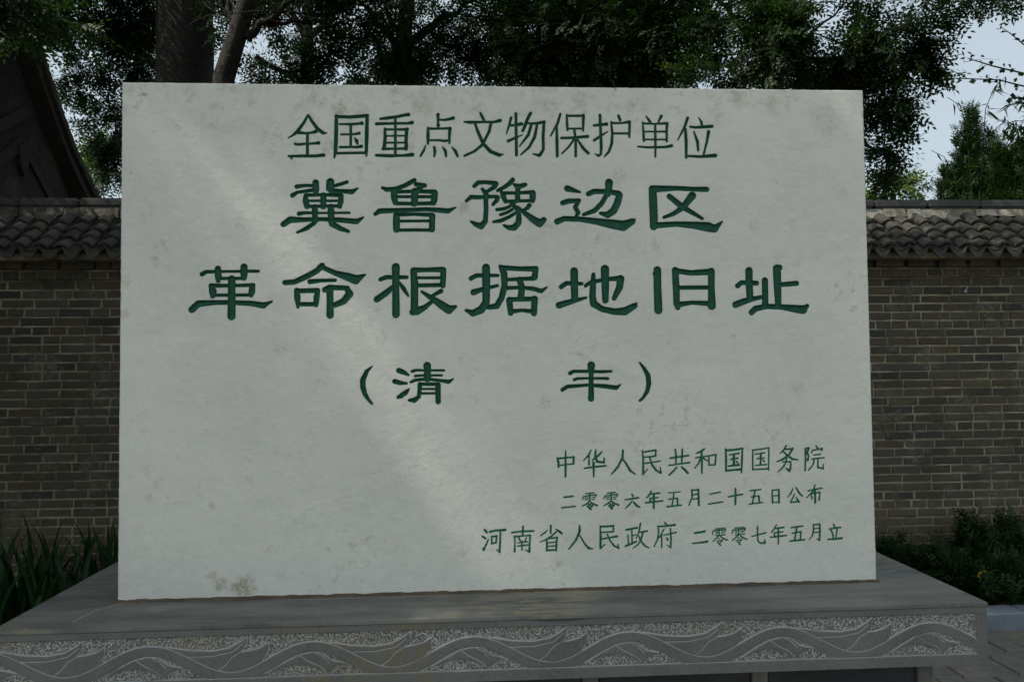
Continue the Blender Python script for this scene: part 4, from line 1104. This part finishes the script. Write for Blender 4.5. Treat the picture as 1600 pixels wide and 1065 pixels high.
# big trunk left
t0 = W_(289, 120, 9.0)
tree("dark broadleaf tree with the thickest trunk, rising behind the slab's upper left corner",
     [(t0[0], 9, 0), (t0[0] + .02, 9, 2.6), W_(289, 60, 9), W_(288, -60, 9), W_(300, -250, 9)], [.40, .35, .325, .33, .24],
     [(W_(280, -30, 9), W_(120, -90, 8.6), .12), (W_(285, 20, 9), W_(170, 60, 9.4), .08), (W_(295, -60, 9), W_(420, -150, 8.4), .13), (W_(290, -120, 9), W_(200, -330, 9.5), .15)],
     [B_(120, -30, 9.2, 110, 50, 900), B_(200, 30, 9.4, 60, 50, 560), B_(215, 95, 9.6, 40, 60, 520), B_(125, 130, 9.8, 45, 22, 190), B_(160, 195, 10, 36, 40, 330), B_(105, 85, 9.8, 30, 30, 120), B_(20, 10, 6.4, 70, 34, 520, .5),
      B_(172, 270, 10.2, 20, 40, 260), B_(90, 50, 9.6, 35, 22, 130), B_(250, -120, 9, 260, 90, 1800), B_(380, -20, 9.5, 70, 50, 500), B_(60, -60, 9, 80, 70, 600)], seed=21, group=G1)
# slanting forked trunk
t0 = W_(345, 200, 8.0)
tree("dark broadleaf tree with a slender trunk slanting to the right beside the thick one",
     [(t0[0] - .25, 8.0, 0), (t0[0] - .12, 8, 2.2), W_(350, 120, 8), W_(372, 50, 8), W_(392, -20, 8), W_(420, -200, 8)], [.15, .13, .11, .10, .09, .06],
     [(W_(368, 62, 8), W_(345, -40, 8), .055), (W_(385, 60, 8), W_(470, -10, 7.8), .05), (W_(400, 90, 8.2), W_(500, 150, 8.2), .035), (W_(420, 40, 8), W_(520, 35, 8), .03), (W_(392, -20, 8), W_(560, -120, 8), .06)],
     [B_(430, 100, 8.3, 60, 25, 170), B_(500, 75, 8.2, 50, 26, 230), B_(470, 115, 8.4, 40, 12, 90), B_(560, 20, 8.2, 60, 45, 420), B_(560, 105, 8.6, 60, 18, 110), B_(490, -10, 8, 40, 26, 150), B_(345, 30, 8.6, 22, 50, 50),
      B_(420, 30, 8.4, 35, 24, 60), B_(520, -90, 8, 180, 60, 900)], seed=22, group=G1)
t0 = W_(640, 100, 9.2)
tree("dark broadleaf tree standing behind the middle of the slab's top edge",
     [(t0[0], 9.2, 0), W_(640, 200, 9.2), W_(630, 60, 9.2), W_(650, -120, 9.2)], [.15, .13, .10, .08],
     [(W_(635, 90, 9.2), W_(560, 0, 9), .06), (W_(635, 70, 9.2), W_(740, 0, 9), .07), (W_(650, -40, 9.2), W_(600, -200, 9), .08)],
     [B_(630, 75, 8.9, 40, 45, 480), B_(700, 90, 9.2, 50, 26, 190), B_(740, 40, 9, 50, 50, 520), B_(620, 5, 8.8, 45, 22, 130), B_(800, 90, 9.3, 45, 40, 260), B_(680, -100, 9, 170, 70, 1100), B_(600, 110, 9.5, 50, 22, 220)], seed=23, group=G1)
t0 = W_(930, 100, 8.6)
tree("densest dark tree behind the right half of the slab's top edge",
     [(t0[0], 8.6, 0), W_(930, 200, 8.6), W_(925, 60, 8.6), W_(960, -140, 8.6)], [.25, .21, .18, .12],
     [(W_(930, 90, 8.6), W_(850, -20, 8.3), .07), (W_(930, 60, 8.6), W_(1020, -30, 8.3), .08), (W_(930, 100, 8.5), W_(860, 60, 8.2), .03)],
     [B_(850, 60, 8.6, 65, 75, 1300), B_(930, 60, 8.5, 70, 80, 1500), B_(1010, 70, 8.5, 65, 70, 1300), B_(920, -80, 8.5, 180, 70, 1300), B_(1060, 20, 8.8, 60, 50, 600), B_(830, -10, 8.8, 60, 40, 500), B_(950, 60, 9.6, 150, 90, 1500)], seed=24, group=G1)
t0 = W_(1215, 100, 7.6)
tree("dark broadleaf tree whose crown hangs past the slab's upper right corner",
     [(t0[0], 7.6, 0), W_(1215, 200, 7.6), W_(1200, 60, 7.6), W_(1240, -120, 7.6)], [.14, .12, .09, .07],
     [(W_(1205, 90, 7.6), W_(1120, 0, 7.6), .06), (W_(1205, 110, 7.6), W_(1380, 90, 7.3), .06), (W_(1240, 90, 7.6), W_(1325, 0, 7.3), .022), (W_(1300, 120, 7.5), W_(1390, 270, 7.4), .035), (W_(1360, 90, 7.4), W_(1490, 95, 7.2), .02)],
     [B_(1120, 115, 7.7, 55, 20, 200), B_(1130, 40, 7.8, 50, 38, 300), B_(1210, 55, 7.3, 40, 60, 760), B_(1270, 115, 7.6, 50, 26, 330), B_(1335, 95, 7.4, 48, 34, 460), B_(1400, 75, 7.3, 50, 30, 430), B_(1450, 62, 7.2, 38, 18, 150), B_(1475, 98, 7.2, 24, 10, 50), B_(1430, 105, 7.2, 34, 14, 100), B_(1352, 30, 7.3, 14, 26, 60),
      B_(1385, 160, 7.3, 32, 40, 270), B_(1402, 165, 7.3, 16, 22, 70), B_(1372, 232, 7.4, 22, 26, 150), B_(1376, 262, 7.4, 14, 12, 50), B_(1340, -10, 7.5, 40, 14, 40), B_(1380, 15, 7.4, 14, 12, 24), B_(1150, -70, 7.8, 120, 50, 700), B_(1300, -110, 7.6, 160, 50, 700)], seed=25, group=G1)
# background mass so the crowns close behind one another
t0 = W_(480, 100, 12.5)
tree("tall dark tree farther back, seen through the gaps between the nearer trunks",
     [(t0[0], 12.5, 0), W_(480, 100, 12.5), W_(480, -100, 12.5)], [.18, .10, .08],
     [(W_(480, 60, 12.5), W_(380, -60, 12.5), .07), (W_(480, 60, 12.5), W_(600, -40, 12.5), .07)],
     [B_(235, 60, 12.5, 60, 80, 560), B_(600, 70, 12.5, 70, 50, 260), B_(760, 60, 12.5, 70, 60, 360), B_(1060, 70, 12.5, 90, 60, 560), B_(450, -70, 12.5, 200, 50, 600)], seed=26, group=G1, thin_limbs=False)
# yellow-green growth
for lab, px, py, Y, bl in (("yellow green sapling seen in the gap beside the dark gable", 150, 300, 13.5, [B_(135, 225, 13.5, 24, 28, 170), B_(150, 262, 13.5, 26, 26, 170), B_(180, 215, 13.5, 20, 22, 90)]),
                           ("yellow green young tree peeping over the wall just right of the slab", 1395, 330, 9.5, [B_(1395, 290, 9.5, 22, 20, 110), B_(1372, 300, 9.5, 18, 20, 80), B_(1422, 296, 9.5, 14, 11, 34)])):
    b0 = W_(px, py, Y)
    tree(lab, [(b0[0], Y, 0), W_(px, py, Y), W_(px + 4, py - 60, Y)], [.06, .04, .015], [(W_(px, py, Y), W_(px - 20, py - 45, Y), .015), (W_(px, py, Y), W_(px + 25, py - 35, Y), .012)], bl, LEAFY, TWIG_S, seed=px, thin_limbs=False, name="young_tree")

# conifers at the right
def conifer(label, px, ptop, pbase, Y, w, spires, seed, n):
    rng = np.random.default_rng(seed)
    s = Y / F
    base = Vector((W_(px, 300, Y)[0], Y, 0))
    root = tag(empty("conifer_tree", base), label, "conifer")
    top = at_y(px, ptop, Y)[2]
    v, f = tube([(0, 0, 0), (0, 0, top * .5), (0, 0, top - .1)], [.12, .08, .015], 8); link("trunk", pydata("trunk", v, f, BARK), None, root)
    P = []; D = []
    for (sx, st, sw, frac) in spires:
        m = int(n * frac); zt = at_y(sx, st, Y)[2]; zb = at_y(sx, pbase, Y)[2] - .5
        t = rng.random(m) ** .65
        zz = zt - (zt - zb) * t
        th = rng.random(m) * 6.283; r = (sw * s) * (t ** .72) * (rng.random(m) ** .35) * (1 + .22 * np.sin(th * 3 + zz * 7) + .2 * np.sin(zz * 19 + th))
        cx = at_y(sx, st, Y)[0] - base.x
        P.append(np.stack([cx + r * np.cos(th), r * np.sin(th), zz], 1)); D.append(np.stack([np.cos(th) * .7, np.sin(th) * .7, np.ones(m) * 1.3], 1))
    P = np.vstack(P); D = np.vstack(D)
    tpl = twig_template(5, .16, .05, .020)
    me = twigs_mesh("crown", P, rand_rot(rng, len(P), 0, D), tpl, LEAFC, rng, (.45, .95)); link("crown", me, None, root)
conifer("tall pointed green conifer with two lesser spires above the wall at right", 1518, 168, 330, 10.5, 40, [(1518, 168, 27, .38), (1547, 205, 17, .16), (1497, 198, 13, .12), (1515, 240, 52, .45), (1478, 262, 30, .16)], 5, 7500)
conifer("rounded green conifer at the right edge above the wall coping", 1598, 222, 330, 10.0, 60, [(1598, 222, 70, .6), (1570, 232, 34, .3), (1556, 215, 16, .12)], 6, 7500)

# bamboo shoots leaning over the wall, with lance leaves
def bamboo(label, path, Y, seed, nleaf=14, L=.15):
    rng = np.random.default_rng(seed); rnd = random.Random(seed)
    pts = [Vector(W_(x, y, Y)) for x, y in path]
    base = Vector((pts[0].x, Y, 0))
    root = tag(empty("bamboo_shoot", base), label, "bamboo", "thin bamboo shoots above the wall at right")
    allp = [base] + pts
    v, f = tube([p - base for p in allp], [.007] + [.005 - .003 * i / len(pts) for i in range(len(pts))], 5)
    link("stem", pydata("stem", v, f, LEAFB), None, root)
    tpl = np.array([[(0, 0, 0), (.0105, .045, .002), (0, .15, -.02), (-.0105, .045, .002)]]) * (L / .15)
    P, D = [], []
    for k in range(nleaf):
        i = rnd.uniform(.15, 1) * (len(pts) - 1); i0 = min(int(i), len(pts) - 2); p = pts[i0].lerp(pts[i0 + 1], i - i0)
        d = np.array([rnd.uniform(-1, 1), rnd.uniform(-.5, .5), rnd.uniform(-.9, .4)])
        q = np.array(p - base)
        for z_ in range(rnd.choice((1, 2, 3))): P.append(q + rng.normal(0, .018, 3)); D.append(d)
    P, D = np.array(P), np.array(D)
    me = twigs_mesh("foliage", P, rand_rot(rng, len(P), .2, D * 1.6), tpl, LEAFB, rng, (.7, 1.3)); link("foliage", me, None, root)
bamboo("bamboo shoot arching highest, reaching up beside the pointed conifer", [(1530, 320), (1535, 240), (1540, 170), (1555, 135), (1572, 120)], 7.0, 31, 16)
bamboo("bamboo shoot bending left into the open sky above the wall", [(1500, 318), (1490, 270), (1475, 245), (1455, 235)], 7.0, 32, 7)
bamboo("short bamboo tips just showing over the coping", [(1425, 318), (1430, 300), (1445, 290), (1452, 285)], 6.8, 33, 16, .10)
bamboo("bamboo shoot with a few drooping leaves left of the conifer's tip", [(1520, 320), (1510, 200), (1500, 165), (1480, 152)], 7.0, 34, 6)
bamboo("leafiest bamboo shoot at the right edge", [(1620, 330), (1608, 240), (1590, 195), (1565, 190)], 6.9, 35, 40)
bamboo("bamboo shoot crossing the right edge higher up", [(1640, 320), (1620, 200), (1600, 160), (1570, 165)], 6.9, 36, 16)

# tree rooted out of frame at right whose boughs enter the picture
def bough_tree():
    rng = np.random.default_rng(77); rnd = random.Random(77)
    Y = 6.6
    bx = W_(1800, 300, Y)[0]
    root = tag(empty("broad_leaved_tree", (bx, Y, 0)), "tree at the right edge sending thin boughs with broad leaves across the sky", "tree")
    base = Vector((bx, Y, 0))
    v, f = tube([(0, 0, 0), (0, 0, 2), (.05, 0, 4), (0, 0, 6)], [.16, .14, .11, .05], 10, .05); link("trunk", pydata("trunk", v, f, BARK, True), None, root)
    P, D = [], []
    def bough(path, r, n):
        pts = [Vector(W_(x, y, Y)) - base for x, y in path]
        v, f = tube(pts, [r * (1 - .7 * i / (len(pts) - 1)) for i in range(len(pts))], 6, .1); link("bough", pydata("bough", v, f, BARK), None, root)
        for k in range(n):
            i = (rnd.random() ** .8) * (len(pts) - 1); i0 = min(int(i), len(pts) - 2); p = pts[i0].lerp(pts[i0 + 1], i - i0)
            P.append(np.array(p) + rng.normal(0, .02, 3)); D.append(rng.normal(size=3))
    bough([(1800, 260), (1680, 150), (1600, 115), (1550, 103), (1512, 91)], .014, 34)
    bough([(1800, 300), (1700, 160), (1620, 140), (1560, 125), (1478, 122)], .014, 60)
    bough([(1800, 120), (1680, 100), (1600, 70), (1578, 52), (1563, 42)], .010, 18)
    bough([(1640, 140), (1610, 160), (1590, 150)], .012, 30)
    bough([(1660, 180), (1620, 190), (1585, 205), (1570, 220)], .010, 44)
    bough([(1660, 210), (1630, 215), (1600, 235)], .010, 30)
    tpl = np.array([[(0, 0, 0), (.026, .028, .004), (0, .05, -.004), (-.026, .028, .004)]])
    P_, D_2 = np.array(P), np.array(D)
    link("foliage", twigs_mesh("foliage", P_, rand_rot(rng, len(P_), .2, D_2), tpl, LEAFD, rng, (.7, 1.2)), None, root)
    pos, dr = blob_points(rng, [B_(1590, -30, Y, 60, 30, 170), B_(1500, -22, Y, 70, 34, 220), B_(1520, 8, Y, 20, 14, 30), B_(1545, 2, Y, 30, 10, 34), B_(1440, -15, Y, 50, 16, 90), B_(1700, -60, Y, 120, 90, 900)])
    link("crown", twigs_mesh("crown", pos - np.array(base), rand_rot(rng, len(pos), .5, dr), TWIG_S, LEAFD, rng, (.6, 1.0)), None, root)
bough_tree()

# unseen trees added on the camera's side and overhead to filter sun and sky
def unseen_shade_tree(label, base, h, blobs, seed):
    b = Vector(base)
    big = twig_template(4, .19, .062, .032)
    gx, gy, gz = at_y(690, 660, SY) + np.array(SUN_DIR) * (9.2 - 1.35) / SUN_DIR.z      # opening cut in the high crown to cast a sun streak on the slab
    def opening(P, rng):
        k = (P[:, 2] - gz) / SUN_DIR.z
        X, Y = P[:, 0] - SUN_DIR.x * k - gx, P[:, 1] - SUN_DIR.y * k - gy
        d = (X / .30) ** 2 + ((Y + .03) / .36) ** 2
        d2 = ((X + 1.25) / .16) ** 2 + (Y / .25) ** 2
        return (rng.random(len(P)) < np.clip(d * .9 - .25, 0.10, 1)) & (rng.random(len(P)) < np.clip(d2 + .2, 0, 1))
    tree(label, [b, b + Vector((.1, .1, h * .5)), b + Vector((.3, .3, h))], [.26, .2, .12],
         [(b + Vector((.1, .1, h * .6)), blobs[0][0], .09), (b + Vector((.1, .1, h * .7)), blobs[1][0], .09), (b + Vector((.1, .1, h * .8)), blobs[-1][0], .09)],
         blobs, LEAFD, big, seed, name="unseen_shade_tree", thin_limbs=False, thin_out=opening)
unseen_shade_tree("unseen broad tree added just left of the viewer to dapple sun over the monument", (-4.4, 1.0, 0), 5.0,
           [((-6.5, .8, 9.2), (1.7, 1.4, .5), 3300), ((-4.7, .8, 9.2), (1.6, 1.4, .5), 3300), ((-3.6, 3.4, 5.8), (1.7, 1.4, .9), 3420), ((-1.2, 3.6, 6.0), (1.7, 1.4, .9), 3060), ((1.2, 3.6, 6.1), (1.6, 1.4, .8), 2340), ((-5.4, 2.4, 5.4), (1.5, 1.6, 1.1), 2700)], 51)
unseen_shade_tree("unseen tree added off to the left of the monument to darken the wall there", (-5.2, 4.2, 0), 4.5,
           [((-4.4, 3.8, 4.9), (1.7, 1.0, .8), 4140), ((-2.6, 4.2, 5.2), (1.3, 1.0, .7), 2340), ((-6.4, 4.6, 4.6), (1.6, 1.3, 1.4), 2880), ((-7.4, 3.0, 4.2), (1.5, 1.5, 1.4), 2160), ((-5.3, 2.0, 3.0), (1.2, 1.6, 1.5), 3600), ((-6.2, 4.0, 2.9), (1.2, .9, 1.0), 2160)], 52)

# ------------------------------------------------------------------ planting in the bed
def blade_mesh(L, w, bend, seed):
    r = random.Random(seed); n = 9; V, F_ = [], []
    a0 = r.uniform(.05, .18); y = z_ = 0; an = a0
    for i in range(n + 1):
        t = i / n; ww = w * (.55 + .9 * t if t < .35 else (1 - t) / .65 * .87 + .0) * (1 if t < 1 else 0) + .0004
        V += [(-ww / 2, y, z_), (0, y + ww * .22, z_), (ww / 2, y, z_)]
        an += bend * (t ** 1.6) / n * 2.2
        y += -math.sin(an) * L / n; z_ += math.cos(an) * L / n
    for i in range(n):
        a = i * 3; F_ += [(a, a + 1, a + 4, a + 3), (a + 1, a + 2, a + 5, a + 4)]
    me = pydata("leaf", V, F_, BLADE, True)
    at = me.attributes.new('tone', 'FLOAT', 'FACE'); tv = r.random(); at.data.foreach_set('value', [tv] * len(me.polygons))
    return me
BLADES = [blade_mesh(random.uniform(.42, .64), random.uniform(.040, .058), b_, k) for k, b_ in enumerate((.2, .4, .6, .9, 1.3, 1.7, 2.1, .5, .8, 1.5))]
IR = random.Random(12)
iris_spots = [(-12, 4.62), (28, 4.75), (62, 4.60), (98, 4.85), (128, 4.68), (158, 4.95), (5, 4.95), (80, 5.02), (178, 5.05), (140, 5.1), (45, 5.1)]
where_i = ["leftmost sword leaved plant at the frame edge", "sword leaved plant second from the left in the front row", "sword leaved plant in the middle of the front row by the plinth",
           "tall sword leaved plant against the bricks near the slab", "sword leaved plant close to the plinth's left corner edge", "sword leaved plant nearest the slab's left edge",
           "sword leaved plant at the back by the wall, far left", "sword leaved plant at the back against the bricks in mid bed", "sword leaved plant half hidden behind the slab's left edge",
           "small sword leaved plant at the wall foot near the slab", "sword leaved plant at the wall foot between the left clumps"]
for (px, Y), lab in zip(iris_spots, where_i):
    b0 = at_y(px, 950, Y)
    root = tag(empty("iris_plant", (b0[0], Y, .06)), lab, "plant", "sword leaved plants in the bed left of the plinth")
    for k in range(IR.randint(8, 12)):
        o = link("leaf", BLADES[IR.randrange(len(BLADES))], None, root, (IR.uniform(-.07, .07), IR.uniform(-.07, .07), -.01))
        s = IR.uniform(.8, 1.28); o.scale = (s, s, s); o.rotation_euler = (0, IR.uniform(-.22, .22), IR.uniform(0, 6.28))
# low shrubs at right
def shrub(label, px, ptop, Y, r, seed, n=900):
    rng = np.random.default_rng(seed)
    b0 = at_y(px, 900, Y); top = at_y(px, ptop, Y)[2]
    root = tag(empty("evergreen_shrub", (b0[0], Y, .05)), label, "shrub", "low evergreen shrubs in the bed right of the plinth")
    h = top - .05
    m = MB(); P, D = [], []
    rnd = random.Random(seed)
    ns = 16
    for k in range(ns):
        th = rnd.random() * 6.283; rr = r * rnd.uniform(.2, 1); hh = h * rnd.uniform(.5, 1) * (1 - .25 * rr / r)
        e = Vector((math.cos(th) * rr, math.sin(th) * rr, hh)); pts = limb_pts((0, 0, 0), e, .25, 5, rnd)
        v, f = tube(pts, [.008, .007, .006, .004, .003, .002], 5); m.add(v, f)
        for q in range(n // ns):
            i = rnd.random() ** .6 * 5; i0 = min(int(i), 4); p = pts[i0].lerp(pts[i0 + 1], i - i0)
            P.append(np.array(p) + rng.normal(0, .028, 3)); D.append(np.array((e.x * 2, e.y * 2, .35 + e.z * .4)))
    link("stem", m.mesh("stem", BARK), None, root)
    tpl = twig_template(5, .085, .028, .011)
    P, D = np.array(P), np.array(D)
    link("foliage", twigs_mesh("foliage", P, rand_rot(rng, len(P), -.2, D), tpl, LEAFS, rng, (.7, 1.3)), None, root)
shrub("small pointed evergreen shrub nearest the slab's lower right corner", 1403, 828, 5.0, .12, 61, 620)
shrub("low evergreen shrub between the pointed one and the tall bushy one", 1452, 845, 4.95, .13, 62, 480)
shrub("tallest bushy evergreen shrub in the middle of the right bed", 1530, 800, 5.0, .19, 63, 900)
shrub("bushy evergreen shrub at the frame's right edge against the bricks", 1592, 806, 5.05, .2, 64, 850)
shrub("low evergreen shrub just behind the plinth's right corner", 1500, 872, 4.72, .17, 65, 560)
shrub("front evergreen shrub next to the kerb at the right edge", 1578, 868, 4.62, .17, 66, 620)
shrub("sparse little shrub directly over the kerb beside the plinth corner", 1552, 905, 4.52, .10, 67, 200)
# fallen yellow leaf caught in the shrubs
p = at_y(1534, 897, 4.60)
n = 12; V = [(0, 0, 0)]
for i in range(n):
    t = 6.283 * i / n; V.append((.024 * math.cos(t) * (1 if i != 3 else 1.3), .006 * math.cos(2 * t), .036 * math.sin(t)))
yl = link("yellow_leaf", pydata("yellow_leaf", V, [(0, i + 1, (i + 1) % n + 1) for i in range(n)], mat_noise("yellow_leaf", (.55, .36, .03), (.38, .24, .03), 60)), None, None, tuple(p))
yl.rotation_euler = (.3, .5, .2)
tag(yl, "single yellow leaf caught among the green shrubs above the kerb", "leaf")
